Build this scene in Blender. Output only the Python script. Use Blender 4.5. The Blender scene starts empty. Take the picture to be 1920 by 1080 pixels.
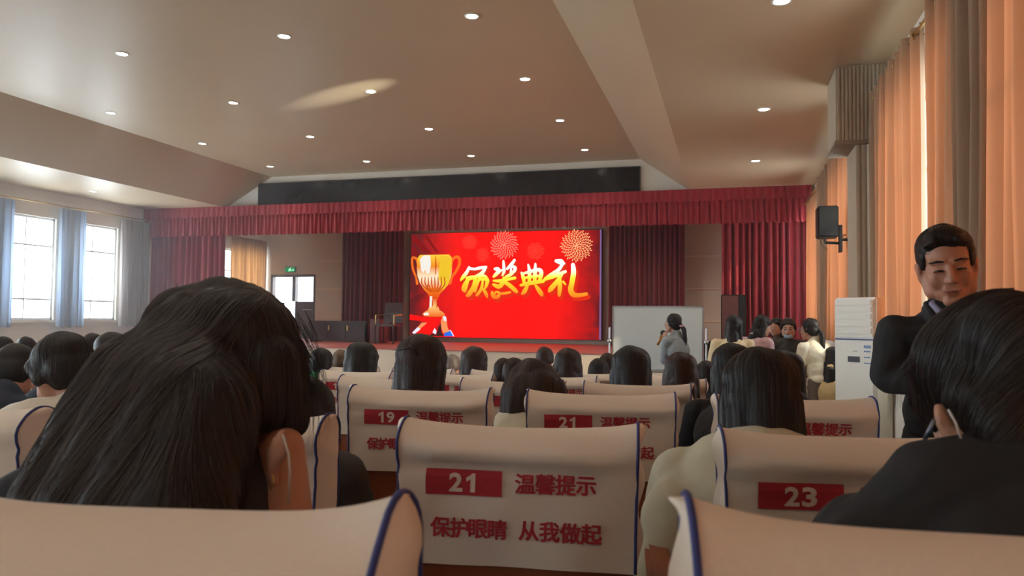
import bpy, bmesh, math, random
from mathutils import Vector, Matrix, Euler, noise
random.seed(7); noise.seed_set(11)
PI = math.pi
C = bpy.context.scene.collection
SC = bpy.context.scene

# ---------------------------------------------------------------- camera
F_PX, YAW, PITCH, ROLL = 1410.6, .28168, .040837, .010323
EYE = 1.18
K = 1.0877
cy_, sy_ = math.cos(YAW), math.sin(YAW)
W_ = Vector((-sy_*math.cos(PITCH), cy_*math.cos(PITCH), math.sin(PITCH)))
r0_ = Vector((cy_, sy_, 0)); u0_ = r0_.cross(W_)
R_ = r0_*math.cos(ROLL) + u0_*math.sin(ROLL)
U_ = -r0_*math.sin(ROLL) + u0_*math.cos(ROLL)
cam_d = bpy.data.cameras.new('camera'); cam = bpy.data.objects.new('camera', cam_d); C.objects.link(cam)
cam_d.sensor_width = 36; cam_d.lens = F_PX/1920*36; cam_d.clip_start = .02
cam.matrix_world = Matrix(((R_.x, U_.x, -W_.x, 0), (R_.y, U_.y, -W_.y, 0), (R_.z, U_.z, -W_.z, EYE), (0, 0, 0, 1)))
cam_d.dof.use_dof = True; cam_d.dof.focus_distance = 5.0; cam_d.dof.aperture_fstop = 9.0
SC.camera = cam
SC.view_settings.view_transform = 'Standard'; SC.view_settings.look = 'None'
SC.view_settings.gamma = 1; SC.view_settings.exposure = 0.9
SC.view_settings.use_curve_mapping = False

# ---------------------------------------------------------------- sky and sun
wd = bpy.data.worlds.new('sky'); SC.world = wd; wd.use_nodes = True
bg = wd.node_tree.nodes['Background']; bg.inputs[0].default_value = (.82, .92, 1.0, 1); bg.inputs[1].default_value = 5.0
sun_d = bpy.data.lights.new('sun', 'SUN'); sun = bpy.data.objects.new('sun', sun_d); C.objects.link(sun)
sun_d.energy = 1.9; sun_d.angle = .012; sun_d.color = (1, .80, .56)
sun.rotation_euler = Vector((-.80, .32, -.36)).to_track_quat('-Z', 'Y').to_euler()
def area(name, loc, tgt, sx, sy, e, col, portal=False, spread=PI):
    d = bpy.data.lights.new(name, 'AREA'); d.shape = 'RECTANGLE'; d.size = sx; d.size_y = sy; d.energy = e; d.color = col; d.spread = spread
    o = bpy.data.objects.new(name, d); C.objects.link(o); o.location = loc
    o.rotation_euler = (Vector(tgt)-Vector(loc)).to_track_quat('-Z', 'Z').to_euler()
    if portal: d.cycles.is_portal = True
    return o
XL, XR = -13.08, 1.47        # side walls
ZC, ZL = 4.28, 3.63          # high and low ceiling
YP, YB, YR = 14.5, 19.05, -9.0   # proscenium, stage back wall, rear wall
ZS, YE = .545, 14.0          # stage floor, stage edge
LWIN = [10.93 - 1.6*k for k in range(12, 0, -1)] + [10.93, 12.53]     # left window starts, 1.07 wide
RWIN = [(-6.6, -4.0), (-2.2, .5), (1.6, 4.2), (5.0, 7.3), (8.5, 10.9), (12.0, 14.4)]
for i, y in enumerate(LWIN):
    area('window_daylight', (XL-.35, y+.53, 2.1), (0, y+.53, 1.2), 1.05, 2.0, 62, (.80, .90, 1.0))
for (a, b) in RWIN:
    area('window_daylight', (XR+.35, (a+b)/2, 2.05), (0, (a+b)/2, 2.05), b-a, 2.0, 5*(b-a)/2, (1.0, .93, .84))
area('window_daylight', (XL-.3, 18.1, 2.1), (0, 18.1, 1.5), 1.6, 2.0, 30, (.9, .95, 1.0))

gl_d = bpy.data.lights.new('added_sun_glint', 'SPOT'); gl_d.energy = 2400; gl_d.spot_size = .10; gl_d.spot_blend = 1.0; gl_d.shadow_soft_size = .02; gl_d.color = (.96, 1, .90)  # added spot standing in for sunlight reflected onto the ceiling
gl_o = bpy.data.objects.new('added_sun_glint', gl_d); C.objects.link(gl_o); gl_o.location = (.9, 6.6, 2.5)
gl_o.rotation_euler = (Vector((-5.1, 9.25, 4.28))-gl_o.location).to_track_quat('-Z', 'Y').to_euler()
def zf(y): return .095 - .05*min(max(y, -1.0), 11.0)
def ray(px, py): return W_*F_PX + R_*(px-960) + U_*(540-py)
def at(px, py, Y=None, X=None, Z=None):
    d = ray(px, py)
    t = Y/d.y if Y is not None else X/d.x if X is not None else (Z-EYE)/d.z
    return Vector((0, 0, EYE)) + d*t

# ---------------------------------------------------------------- materials
def s2l(c):
    return tuple(((v/255)/12.92 if v/255 <= .04045 else ((v/255+.055)/1.055)**2.4) for v in c)
MATS = {}
def mat(name, rgb, rough=.6, metal=0, noise_amt=.06, scale=12, bump=0, stretch=None, spec=.5, sheen=0, coat=0, trans=None, bump_dist=.01, detail=4):
    if name in MATS: return MATS[name]
    m = bpy.data.materials.new(name); m.use_nodes = True; nt = m.node_tree; N = nt.nodes; L = nt.links
    b = N['Principled BSDF']; c = s2l(rgb)
    b.inputs['Roughness'].default_value = rough; b.inputs['Metallic'].default_value = metal
    b.inputs['Specular IOR Level'].default_value = spec
    if sheen: b.inputs['Sheen Weight'].default_value = sheen
    if coat: b.inputs['Coat Weight'].default_value = coat
    tc = N.new('ShaderNodeTexCoord'); mp = N.new('ShaderNodeMapping'); L.new(tc.outputs['Object'], mp.inputs[0])
    if stretch: mp.inputs['Scale'].default_value = stretch
    nz = N.new('ShaderNodeTexNoise'); nz.inputs['Scale'].default_value = scale; nz.inputs['Detail'].default_value = detail; L.new(mp.outputs[0], nz.inputs['Vector'])
    mr = N.new('ShaderNodeMapRange'); mr.inputs[1].default_value = .25; mr.inputs[2].default_value = .75; mr.inputs[3].default_value = 1-noise_amt; mr.inputs[4].default_value = 1+noise_amt
    L.new(nz.outputs[0], mr.inputs[0])
    mx = N.new('ShaderNodeVectorMath'); mx.operation = 'SCALE'; mx.inputs[0].default_value = c; L.new(mr.outputs[0], mx.inputs['Scale'])
    L.new(mx.outputs[0], b.inputs['Base Color'])
    if bump:
        bp = N.new('ShaderNodeBump'); bp.inputs['Strength'].default_value = bump; bp.inputs['Distance'].default_value = bump_dist; L.new(nz.outputs[0], bp.inputs['Height']); L.new(bp.outputs[0], b.inputs['Normal'])
    if trans:
        tr = N.new('ShaderNodeBsdfTranslucent'); tr.inputs[0].default_value = (*s2l(trans[0]), 1)
        ms = N.new('ShaderNodeMixShader'); ms.inputs[0].default_value = trans[1]
        L.new(b.outputs[0], ms.inputs[1]); L.new(tr.outputs[0], ms.inputs[2]); L.new(ms.outputs[0], N['Material Output'].inputs[0])
    MATS[name] = m; return m
def emis(name, rgb, strength):
    if name in MATS: return MATS[name]
    m = bpy.data.materials.new(name); m.use_nodes = True; N = m.node_tree.nodes
    N.remove(N['Principled BSDF']); e = N.new('ShaderNodeEmission'); e.inputs[0].default_value = (*s2l(rgb), 1); e.inputs[1].default_value = strength
    m.node_tree.links.new(e.outputs[0], N['Material Output'].inputs[0]); MATS[name] = m; return m
def glass_mat():
    m = bpy.data.materials.new('window_glass'); m.use_nodes = True; N = m.node_tree.nodes; L = m.node_tree.links
    N.remove(N['Principled BSDF']); t = N.new('ShaderNodeBsdfTransparent'); t.inputs[0].default_value = (.96, .98, .98, 1); g = N.new('ShaderNodeBsdfGlossy'); g.inputs['Roughness'].default_value = .03
    x = N.new('ShaderNodeMixShader'); x.inputs[0].default_value = .06
    L.new(t.outputs[0], x.inputs[1]); L.new(g.outputs[0], x.inputs[2]); L.new(x.outputs[0], N['Material Output'].inputs[0]); return m
M_wall = mat('wall_paint', (226, 218, 204), .8, scale=2, noise_amt=.02)
M_ceil = mat('ceiling_paint', (203, 180, 148), .42, scale=.8, noise_amt=.025, spec=.3)
M_floor = mat('floor_tile', (120, 100, 84), .35, scale=4, noise_amt=.1)
M_stagew = mat('stage_wall_panel', (192, 184, 168), .7, scale=2, noise_amt=.03)
M_carpet = mat('stage_carpet', (178, 92, 84), .45, scale=30, noise_amt=.08)
M_stagef = mat('stage_front', (224, 208, 186), .5, scale=3, noise_amt=.03)
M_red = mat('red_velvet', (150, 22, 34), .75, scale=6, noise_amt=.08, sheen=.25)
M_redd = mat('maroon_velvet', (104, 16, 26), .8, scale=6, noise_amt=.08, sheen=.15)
M_cur = mat('tan_curtain', (158, 130, 102), .8, scale=5, noise_amt=.05, trans=((210, 122, 74), .20), stretch=(1, 1, .2))
M_curb = mat('grey_curtain', (176, 178, 184), .8, scale=5, noise_amt=.05, trans=((150, 170, 200), .35), stretch=(1, 1, .2))
M_black = mat('black_plastic', (22, 22, 23), .45)
M_banner = mat('banner_gloss', (34, 30, 31), .22, noise_amt=.1, scale=2)
M_dark = mat('dark_wood', (58, 34, 30), .4, scale=3, noise_amt=.2, stretch=(1, 1, 6))
M_wood = mat('seat_wood', (140, 74, 40), .4, scale=8, noise_amt=.12, stretch=(6, 1, 1))
M_cover = mat('cotton_cover', (222, 210, 196), .85, scale=260, noise_amt=.03, bump=.25, bump_dist=.0012)
M_pipe = mat('blue_piping', (44, 56, 120), .6)
M_print = mat('red_print', (172, 38, 50), .75, scale=120, noise_amt=.06)
M_pnum = mat('cream_number', (222, 204, 190), .8)
M_seatf = mat('seat_fabric', (92, 40, 34), .85, scale=60)
M_white = mat('white_plastic', (226, 224, 214), .4, noise_amt=.02)
M_alu = mat('aluminium', (190, 192, 196), .35, metal=.9, noise_amt=.02)
M_brass = mat('brushed_brass', (190, 160, 100), .35, metal=.8, noise_amt=.03)
M_frame = mat('window_frame_white', (214, 214, 212), .45, noise_amt=.02)
M_glass = glass_mat()
M_skin = mat('skin', (182, 136, 114), .55, scale=20, noise_amt=.04)
M_skinm = mat('skin_tanned', (180, 124, 98), .5, scale=20, noise_amt=.05)
M_lip = mat('lip', (140, 78, 70), .5)
M_hair = mat('black_hair', (32, 28, 28), .5, scale=60, noise_amt=.35, bump=.3, stretch=(2.2, 2.2, .22), bump_dist=.006, spec=.3)
M_hairb = mat('dark_brown_hair', (50, 31, 27), .5, scale=60, noise_amt=.35, bump=.3, stretch=(2.2, 2.2, .22), bump_dist=.006, spec=.3)
M_hairblond = mat('light_brown_hair', (104, 84, 58), .5, scale=60, noise_amt=.3, bump=.3, stretch=(2.2, 2.2, .22), bump_dist=.006)
M_hairgrey = mat('grey_hair', (96, 84, 80), .5, scale=60, noise_amt=.3, bump=.3, stretch=(2.2, 2.2, .22), bump_dist=.006)
M_ribbed = mat('beige_panel', (178, 162, 140), .6, scale=3, noise_amt=.03)
M_trous = mat('dark_trousers', (34, 36, 44), .85)
M_shoe = mat('dark_shoe', (30, 28, 28), .5)
def cloth(name, rgb, bump=.3, scale=14): return mat('cloth_'+name, rgb, .85, scale=scale, noise_amt=.07, bump=bump, bump_dist=.012)

# ---------------------------------------------------------------- mesh helpers
def tag(o, label=None, cat=None, group=None, kind=None):
    if label: o['label'] = label
    if cat: o['category'] = cat
    if group: o['group'] = group
    if kind: o['kind'] = kind
    return o
def obj(name, bm, m, parent=None, smooth=False, loc=None):
    me = bpy.data.meshes.new(name)
    if isinstance(bm, tuple): me.from_pydata(bm[0], [], bm[1])
    else: bm.to_mesh(me); bm.free()
    if m: me.materials.append(m)
    if smooth:
        for p in me.polygons: p.use_smooth = True
    o = bpy.data.objects.new(name, me); C.objects.link(o)
    if parent: o.parent = parent
    if loc is not None: o.location = loc
    return o
def empty(name, loc=(0, 0, 0), rz=0, label=None, cat=None, group=None):
    o = bpy.data.objects.new(name, None); C.objects.link(o); o.location = loc; o.rotation_euler = (0, 0, rz); o.empty_display_size = .1
    return tag(o, label, cat, group)
def B(): return bmesh.new()
def box(bm, x0, x1, y0, y1, z0, z1, bev=0):
    g = bmesh.ops.create_cube(bm, size=1); vs = g['verts']
    for v in vs: v.co = Vector((x0+(v.co.x+.5)*(x1-x0), y0+(v.co.y+.5)*(y1-y0), z0+(v.co.z+.5)*(z1-z0)))
    if bev:
        es = list({e for v in vs for e in v.link_edges}); bmesh.ops.bevel(bm, geom=es, offset=bev, segments=2, affect='EDGES')
    return bm
def mbox(*a, **k): return box(B(), *a, **k)
def rings(bm, R, close=True, cap=True):
    vs = [[bm.verts.new(p) for p in r] for r in R]
    n = len(R[0])
    for a, b in zip(vs, vs[1:]):
        for i in range(n if close else n-1):
            bm.faces.new((a[i], a[(i+1) % n], b[(i+1) % n], b[i]))
    if cap and close:
        bm.faces.new(vs[0][::-1]); bm.faces.new(vs[-1])
    return bm
def tube(bm, pts, r, n=8):
    pts = [Vector(p) for p in pts]; rr = r if isinstance(r, (list, tuple)) else [r]*len(pts)
    R = []; up = None
    for i, p in enumerate(pts):
        d = (pts[min(i+1, len(pts)-1)]-pts[max(i-1, 0)]).normalized()
        if up is None: up = d.orthogonal().normalized()
        up = (up - d*up.dot(d)); up = up.normalized() if up.length > 1e-6 else d.orthogonal().normalized()
        s = d.cross(up)
        R.append([p + (up*math.cos(2*PI*k/n)+s*math.sin(2*PI*k/n))*rr[i] for k in range(n)])
    return rings(bm, R)
def lathe(bm, prof, n=20, M=None):
    R = [[(M or Matrix())@Vector((r*math.cos(2*PI*k/n), r*math.sin(2*PI*k/n), z)) for k in range(n)] for r, z in prof]
    return rings(bm, R)
def torus(bm, c, R, r, axis='Y', n=16, m=6):
    vs = []
    for i in range(n):
        a = 2*PI*i/n; row = []
        for j in range(m):
            b = 2*PI*j/m; q = R+r*math.cos(b); p = (q*math.cos(a), r*math.sin(b), q*math.sin(a)) if axis == 'Y' else (r*math.sin(b), q*math.cos(a), q*math.sin(a)) if axis == 'X' else (q*math.cos(a), q*math.sin(a), r*math.sin(b))
            row.append(bm.verts.new(Vector(c)+Vector(p)))
        vs.append(row)
    for i in range(n):
        for j in range(m): bm.faces.new((vs[i][j], vs[(i+1) % n][j], vs[(i+1) % n][(j+1) % m], vs[i][(j+1) % m]))
    return bm
# union of ellipsoids and tapered capsules as one continuous surface
def ell(c, r, M=None): return ('e', Vector(c), Vector(r), M)
def cap(a, b, ra, rb=None): return ('c', Vector(a), Vector(b), ra, ra if rb is None else rb)
def blob(name, prims, m, parent=None, vox=.01, sm=4, origin=Vector((0, 0, 0)), warp=None):
    bm = B()
    for p in prims:
        if p[0] == 'e':
            g = bmesh.ops.create_icosphere(bm, subdivisions=3, radius=1)
            for v in g['verts']:
                q = Vector((v.co.x*p[2].x, v.co.y*p[2].y, v.co.z*p[2].z))
                v.co = p[1] + (p[3] @ q if p[3] else q) - origin
        else:
            a, b, ra, rb = p[1]-origin, p[2]-origin, p[3], p[4]
            d = b-a; L = d.length; d = d.normalized() if L > 1e-6 else Vector((0, 0, 1)); up = d.orthogonal().normalized(); s = d.cross(up)
            prof = [(ra*math.cos(t), -ra*math.sin(t)) for t in (1.45, 1.1, .7, .35, 0)] + [(rb*math.cos(t), L+rb*math.sin(t)) for t in (0, .35, .7, 1.1, 1.45)]
            rings(bm, [[a+d*z+(up*math.cos(2*PI*k/14)+s*math.sin(2*PI*k/14))*r for k in range(14)] for r, z in prof])
    me = bpy.data.meshes.new(name+'_t'); bm.to_mesh(me); bm.free()
    o = bpy.data.objects.new(name+'_t', me); C.objects.link(o)
    md = o.modifiers.new('r', 'REMESH'); md.mode = 'VOXEL'; md.voxel_size = vox
    if sm:
        ms = o.modifiers.new('s', 'SMOOTH'); ms.factor = .5; ms.iterations = sm
    dg = bpy.context.evaluated_depsgraph_get(); me2 = bpy.data.meshes.new_from_object(o.evaluated_get(dg))
    bpy.data.objects.remove(o); bpy.data.meshes.remove(me); me2.name = name
    if warp:
        for v in me2.vertices: v.co = warp(v.co+origin)-origin
    me2.materials.clear(); me2.materials.append(m)
    me2.polygons.foreach_set('use_smooth', [True]*len(me2.polygons))
    o = bpy.data.objects.new(name, me2); C.objects.link(o); o.parent = parent
    return o
def text_mesh(s, size, off=.0, M=None, align='CENTER', extrude=0):
    cu = bpy.data.curves.new('t', 'FONT'); cu.body = s; cu.size = size; cu.offset = off; cu.align_x = align; cu.align_y = 'CENTER'; cu.extrude = extrude; cu.resolution_u = 3
    o = bpy.data.objects.new('t', cu); C.objects.link(o); dg = bpy.context.evaluated_depsgraph_get()
    me = bpy.data.meshes.new_from_object(o.evaluated_get(dg)); bpy.data.objects.remove(o)
    vs = [(M @ v.co if M else v.co.copy()) for v in me.vertices]; fs = [tuple(p.vertices) for p in me.polygons]
    return vs, fs
def struct(name, bm, m, smooth=False): return tag(obj(name, bm, m, None, smooth), kind='structure')

# ---------------------------------------------------------------- room shell
bm = B()
ys = [YR, -1.0, 11.0, YE+.1]; 
rings(bm, [[(XL, y, zf(y)), (XR, y, zf(y)), (XR, y, zf(y)-.15), (XL, y, zf(y)-.15)] for y in ys])
struct('floor', bm, M_floor)
# ceiling with raised centre, one folded sheet with thickness
XA, XB, XCc, XD = -10.95, -9.8, -1.65, -.71
prof = [(XL, ZL), (XA, ZL), (XB, ZC), (XCc, ZC), (XD, ZL), (XR, ZL)]
ring = lambda y: [(x, y, z) for x, z in prof] + [(XR, y, ZC+.25), (XL, y, ZC+.25)]
struct('ceiling', rings(B(), [ring(YR), ring(YP)]), M_ceil)
struct('ceiling_stage', mbox(XL, XR, YP+.25, YB, 3.75, 3.95), M_ceil)
# walls with window openings
def wall_x(name, x0, x1, y0, y1, z0, z1, wins):
    bm = B(); wins = sorted(wins); c = y0
    for (a, b, s, t) in wins:
        box(bm, x0, x1, c, a, z0, z1); box(bm, x0, x1, a, b, z0, s); box(bm, x0, x1, a, b, t, z1); c = b
    box(bm, x0, x1, c, y1, z0, z1); return struct(name, bm, M_wall)
ZW0, ZW1 = 1.06, 3.1
wall_x('wall_left', XL-.25, XL, YR, YB+.2, -.7, ZC+.2, [(y, y+1.07, ZW0, ZW1) for y in LWIN] + [(17.25, 19.0, ZW0, 3.0)])
wall_x('wall_right', XR, XR+.25, YR, YB+.2, -.7, ZC+.2, [(a, b, ZW0, 3.05) for a, b in RWIN])
struct('trim_added_shade', mbox(XR+.25, XR+1.35, YR, YB+.2, 3.42, 3.56), M_wall)  # added outside, unseen; shades the upper part of the right curtains
struct('wall_rear', mbox(XL-.25, XR+.25, YR-.2, YR, -.7, ZC+.2), M_wall)
# stage back wall with shallow grooves, opening for the door at its left end
pL, pR = at(508, 515, Y=YB), at(592, 515, Y=YB)
DX0, DX1, DZ = max(pL.x, XL+.12), pR.x, pL.z
bm = B()
box(bm, XL, DX0, YB, YB+.2, ZS-.1, 3.95); box(bm, DX1, XR, YB, YB+.2, ZS-.1, 3.95); box(bm, DX0, DX1, YB, YB+.2, DZ, 3.95)
struct('wall_stage', bm, M_stagew)
bm = B()
for z in (1.15, 1.95, 2.75):
    box(bm, DX1+.05, XR, YB-.02, YB, z, z+.035)
struct('trim_stage', bm, mat('groove_trim', (214, 200, 176), .5))
# stage platform
bm = B(); box(bm, XL, XR, YE, YB, -.5, ZS-.012); struct('stage_riser', bm, M_stagef)
struct('stage_floor', mbox(XL, XR, YE-.02, YB, ZS-.012, ZS), M_carpet)
# proscenium header
struct('wall_front', mbox(XL, XR, YP, YP+.25, 3.05, ZC+.1), M_wall)

# windows of the left wall
def window(n, x, y0, y1, z0, z1, vx, hz):
    r = tag(empty('window_%d' % n, (x, y0, z0)), kind='structure')
    w, h = y1-y0, z1-z0; t = .03
    bm = B(); box(bm, -.05, .05, 0, w, 0, t*1.4); box(bm, -.05, .05, 0, w, h-t*1.4, h); box(bm, -.05, .05, 0, t*1.3, 0, h); box(bm, -.05, .05, w-t*1.3, w, 0, h)
    for f in hz: box(bm, -.04, .04, 0, w, h*f-t*.55, h*f+t*.55)
    for f in vx: box(bm, -.03, .03, w*f-t*.35, w*f+t*.35, 0, h)
    tag(obj('window_frame', bm, M_frame, r), kind='structure')
    tag(obj('glass', mbox(-.004, .004, t, w-t, t, h-t), M_glass, r), kind='structure')
    tag(obj('window_sill', mbox(.05, .16, -.03, w+.03, -.05, 0), M_wall, r), kind='structure')
wn = 1
for y in LWIN: window(wn, XL-.1, y, y+1.07, ZW0, ZW1, (.42,), (.2, .72)); wn += 1
window(wn, XL-.1, 17.25, 19.0, ZW0, 3.0, (.5,), (.2, .7)); wn += 1
for (a, b) in RWIN:
    r = tag(empty('window_%d' % wn, (XR+.12, a, ZW0)), kind='structure'); wn += 1
    w, h = b-a, 3.05-ZW0; bm = B()
    box(bm, -.04, .04, 0, w, 0, .05); box(bm, -.04, .04, 0, w, h-.05, h); box(bm, -.03, .03, 0, w, h*.68, h*.68+.05)
    for f in (0, .333, .667, 1): box(bm, -.04, .04, max(0, w*f-.025), min(w, w*f+.025), 0, h)
    tag(obj('window_frame', bm, M_frame, r), kind='structure')
    tag(obj('glass', mbox(-.004, .004, .04, w-.04, .04, h-.04), M_glass, r), kind='structure')

# ---------------------------------------------------------------- downlights
def downlight(x, y, z, label, group, power=24):
    r = empty('ceiling_downlight', (x, y, z), 0, label, 'ceiling light', group)
    bm = B(); lathe(bm, [(.055, 0), (.078, 0), (.078, -.006), (.068, -.01), (.058, -.004), (.055, 0)], 28)
    obj('trim_ring', bm, M_white, r, True)
    bm = B(); lathe(bm, [(.001, -.003), (.064, -.003), (.064, -.006), (.001, -.006)], 28)
    obj('diffuser', bm, emis('lamp_glow', (255, 250, 240), 9), r)
    d = bpy.data.lights.new('downlight_lamp', 'SPOT'); d.energy = power; d.spot_size = 2.3; d.spot_blend = .9; d.shadow_soft_size = .06; d.color = (1, .92, .80)
    l = bpy.data.objects.new('downlight_lamp', d); C.objects.link(l); l.parent = r; l.location = (0, 0, -.03)
LX = [-2.944*3.1 + .7087*3.1*i for i in range(4)]; LY = [2.3152*3.1 + .6744*3.1*j for j in range(4)]
colw = ['outermost left column', 'second column from the left slope', 'third column counted from the left slope', 'column nearest the right slope']
roww = ['nearest row', 'second row', 'third row', 'row nearest the stage']
for i in range(4):
    for j in range(4):
        if i == 0 and j == 0: continue
        downlight(LX[i], LY[j], ZC, 'round downlight in raised ceiling, %s, %s' % (colw[i], roww[j]), 'downlights in the raised ceiling')
for j, y in enumerate((6.0, 9.06, 11.97)):
    downlight(.385, y, ZL, 'round downlight in the low ceiling beside the tan curtains, %s' % ('nearest the camera', 'middle of three', 'nearest the stage')[j], 'downlights in the low ceiling')
downlight(-12.15, 11.97, ZL, 'round downlight in the low ceiling above the bright windows', None)
for i in range(4):
    for y in [LY[0]-2.09*q for q in range(1, 7)]:   # lamps of the same grid overhead, out of the frame
        d = bpy.data.lights.new('downlight_lamp', 'SPOT'); d.energy = 24; d.spot_size = 2.3; d.spot_blend = .9; d.shadow_soft_size = .06; d.color = (1, .92, .80)
        l = bpy.data.objects.new('downlight_lamp', d); C.objects.link(l); l.location = (LX[i], y, ZC-.03)

for sx_ in (-10.6, -6.4, -1.9, .2):  # added lamps, unseen behind the valance, brighten the stage wall
    d = bpy.data.lights.new('stage_fill', 'SPOT'); d.energy = 70; d.spot_size = 2.4; d.spot_blend = .9; d.shadow_soft_size = .1; d.color = (1, .90, .76)
    l = bpy.data.objects.new('stage_fill', d); C.objects.link(l); l.location = (sx_, 16.6, 3.70)
    r = empty('added_stage_lamp', (sx_, 16.6, 3.75), 0, 'added round lamp, unseen, brightening the stage from behind the valance, %s' % {-10.6: 'above the stage door', -6.4: 'above the big screen', -1.9: 'above the right maroon curtain', .2: 'above the right stage end'}[sx_], 'ceiling light', 'added stage fill lamps')
    obj('diffuser', lathe(B(), [(.001, -.003), (.08, -.003), (.08, -.012), (.001, -.012)], 20), emis('lamp_glow', (255, 250, 240), 9), r)
# dark display strip above the valance
a, b = at(487, 345, Y=YP), at(1201, 367, Y=YP)
t = empty('display_strip', (a.x, YP-.06, b.z-.02), 0, 'long glossy black display strip mounted above the red valance', 'display')
w, h = b.x-a.x, a.z-b.z+.02
obj('screen', mbox(.02, w-.02, -.012, .01, .02, h-.02), M_banner, t)
obj('frame', box(mbox(0, w, 0, .06, 0, h), 0, w, -.014, 0, 0, .02), mat('grey_trim', (70, 72, 72), .4), t)

# ---------------------------------------------------------------- curtains
def curtain(name, p0, p1, z0, z1, n, amp, m, label, cat='curtain', group=None, seed=0, parent=None, eyelets=0, gather=0, rodz=None, hemz=.08, jit=.25):
    p0, p1 = Vector(p0), Vector(p1); d = p1-p0; L = d.length; d = d.normalized(); nn = Vector((d.y, -d.x, 0))
    rnd = random.Random(seed); N = n*12; H = 14
    ph = [0]; 
    for i in range(N): ph.append(ph[-1]+2*PI*n/N*(1+jit*math.sin(i*.37+seed)+jit*.6*math.sin(i*.113+seed*2)))
    s = 2*PI*n/ph[-1]; V = []; Fc = []
    for j in range(H+1):
        v = j/H; z = z0+(z1-z0)*v
        for i in range(N+1):
            u = i/N; a = amp*(1+.25*math.sin(i*.21+seed*3))*(1-.25*v)
            w = math.sin(ph[i]*s)
            y = a*(w*abs(w)**-.25 if w else 0)+ .25*amp*math.sin(u*9+v*2.2+seed)*(1-v)
            shift = .18*L/n*math.sin(ph[i]*s*.5+3*v+seed)*(1-v)
            dz = (0.012*math.sin(ph[i]*s+1)) if j == 0 else 0
            V.append(tuple(p0+d*(L*u+(shift if 0 < i < N else 0))+nn*y+Vector((0, 0, z+dz))))
    for j in range(H):
        for i in range(N): k = j*(N+1)+i; Fc.append((k, k+1, k+N+2, k+N+1))
    o = p0+Vector((0, 0, z0)); V = [tuple(Vector(v)-o) for v in V]
    e = empty(name, o, 0, label, cat, group) if not parent else parent
    sh = obj('cloth', (V, Fc), m, e, True)
    if eyelets:
        for k in range(eyelets):
            c = d*(L*(k+.5)/eyelets) + Vector((0, 0, z1-z0-.06))
            bm = B(); torus(bm, c, .026, .007, 'X' if abs(d.y) < .5 else 'Y'); obj('eyelet', bm, M_brass, e, True)
    return e
# valance across the stage
curtain('stage_valance', (XL+.02, YP-.14, 0), (XR-.06, YP-.14, 0), 2.98, 3.61, 150, .022, M_red, 'long pleated red velvet valance across the top of the stage', 'valance', seed=3, jit=.1)
curtain('stage_valance_hood', (XL+.02, YP-.18, 0), (XR-.06, YP-.18, 0), 3.40, 3.63, 110, .008, M_red, 'smooth upper red pelmet band above the valance pleats', 'pelmet', seed=5, jit=.1)
def xcur(name, px0, px1, Y, z0, z1, n, amp, m, label, seed):
    a, b = at(px0, 520, Y=Y), at(px1, 520, Y=Y)
    return curtain(name, (max(a.x, XL+.05), Y, 0), (min(b.x, XR-.05), Y, 0), z0, z1, n, amp, m, label, 'stage curtain', 'red stage curtains', seed)
xcur('stage_curtain', 1353, 1540, YP+.35, ZS+.02, 3.3, 13, .07, M_red, 'bright red stage curtain at the right end of the stage', 1)
xcur('stage_curtain', 270, 420, YP+.08, ZS+.02, 3.04, 13, .06, M_red, 'red stage curtain beside the bright windows at the left end of the stage', 2)
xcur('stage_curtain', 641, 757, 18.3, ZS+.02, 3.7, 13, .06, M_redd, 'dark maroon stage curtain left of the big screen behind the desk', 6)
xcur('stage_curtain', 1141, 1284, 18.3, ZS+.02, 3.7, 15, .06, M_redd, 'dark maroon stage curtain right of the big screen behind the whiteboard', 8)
# left wall curtains and rods
def ycur(X, y0, y1, z0, z1, n, amp, m, label, seed, group, eye=0):
    return curtain('window_curtain', (X, y0, 0), (X, y1, 0), z0, z1, n, amp, m, label, 'curtain', group, seed, eyelets=eye)
XLC = XL+.14
gl = 'grey curtains on the left windows'
ycur(XLC, 10.0, 10.95, .92, 3.32, 7, .05, M_curb, 'grey blue curtain at the very edge, left of both bright windows', 11, gl)
ycur(XLC, 11.93, 12.6, .92, 3.32, 6, .05, M_curb, 'grey blue curtain gathered between the two bright windows', 12, gl)
ycur(XLC, 13.52, 14.4, .92, 3.32, 8, .05, mat('beige_grey_curtain', (178, 168, 162), .8, trans=((170, 160, 160), .3)), 'beige grey curtain between the second bright window and the stage curtain', 13, gl)
t = obj('curtain_rod', tube(B(), [(XLC, 5, 3.36), (XLC, 14.42, 3.36)], .014), M_brass); tag(t, 'thin curtain rod above the bright left windows', 'curtain rod')
ycur(XL+.14, 17.36, 19.0, .75, 3.35, 11, .06, mat('brown_curtain', (150, 128, 108), .8, trans=((200, 140, 80), .25)), 'brown curtain over the window at the left end of the stage', 14, None)
# right wall
XRC = XR-.17
gr = 'tan curtains along the right wall'
ycur(XRC, -2.6, .86, .95, 3.42, 18, .07, M_cur, 'tan curtain, unseen, added to block sun at a rear right window', 20, gr, 0)  # added out of view to keep direct sun off the near seats
ycur(XRC, .9, 2.6, .95, 3.42, 10, .07, M_cur, 'tan curtain beside the window, at the outermost right edge', 21, gr, 8)
ycur(XRC-.02, 2.6, 4.30, .95, 3.42, 10, .08, M_cur, 'tan curtain glowing orange behind the man in black', 22, gr, 8)
ycur(XRC, 4.34, 5.47, .95, 3.42, 8, .07, M_cur, 'tan curtain to the right of the bright window slit above the man', 23, gr, 7)
ycur(XRC, 5.86, 7.62, .95, 3.32, 10, .06, M_cur, 'tan curtain between the bright window slit and the ribbed pillar', 24, gr, 8)
ycur(XRC, 8.92, 12.15, .95, 3.32, 17, .06, M_cur, 'tan curtain behind the wall speaker, beyond the ribbed pillar', 25, gr, 12)
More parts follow.
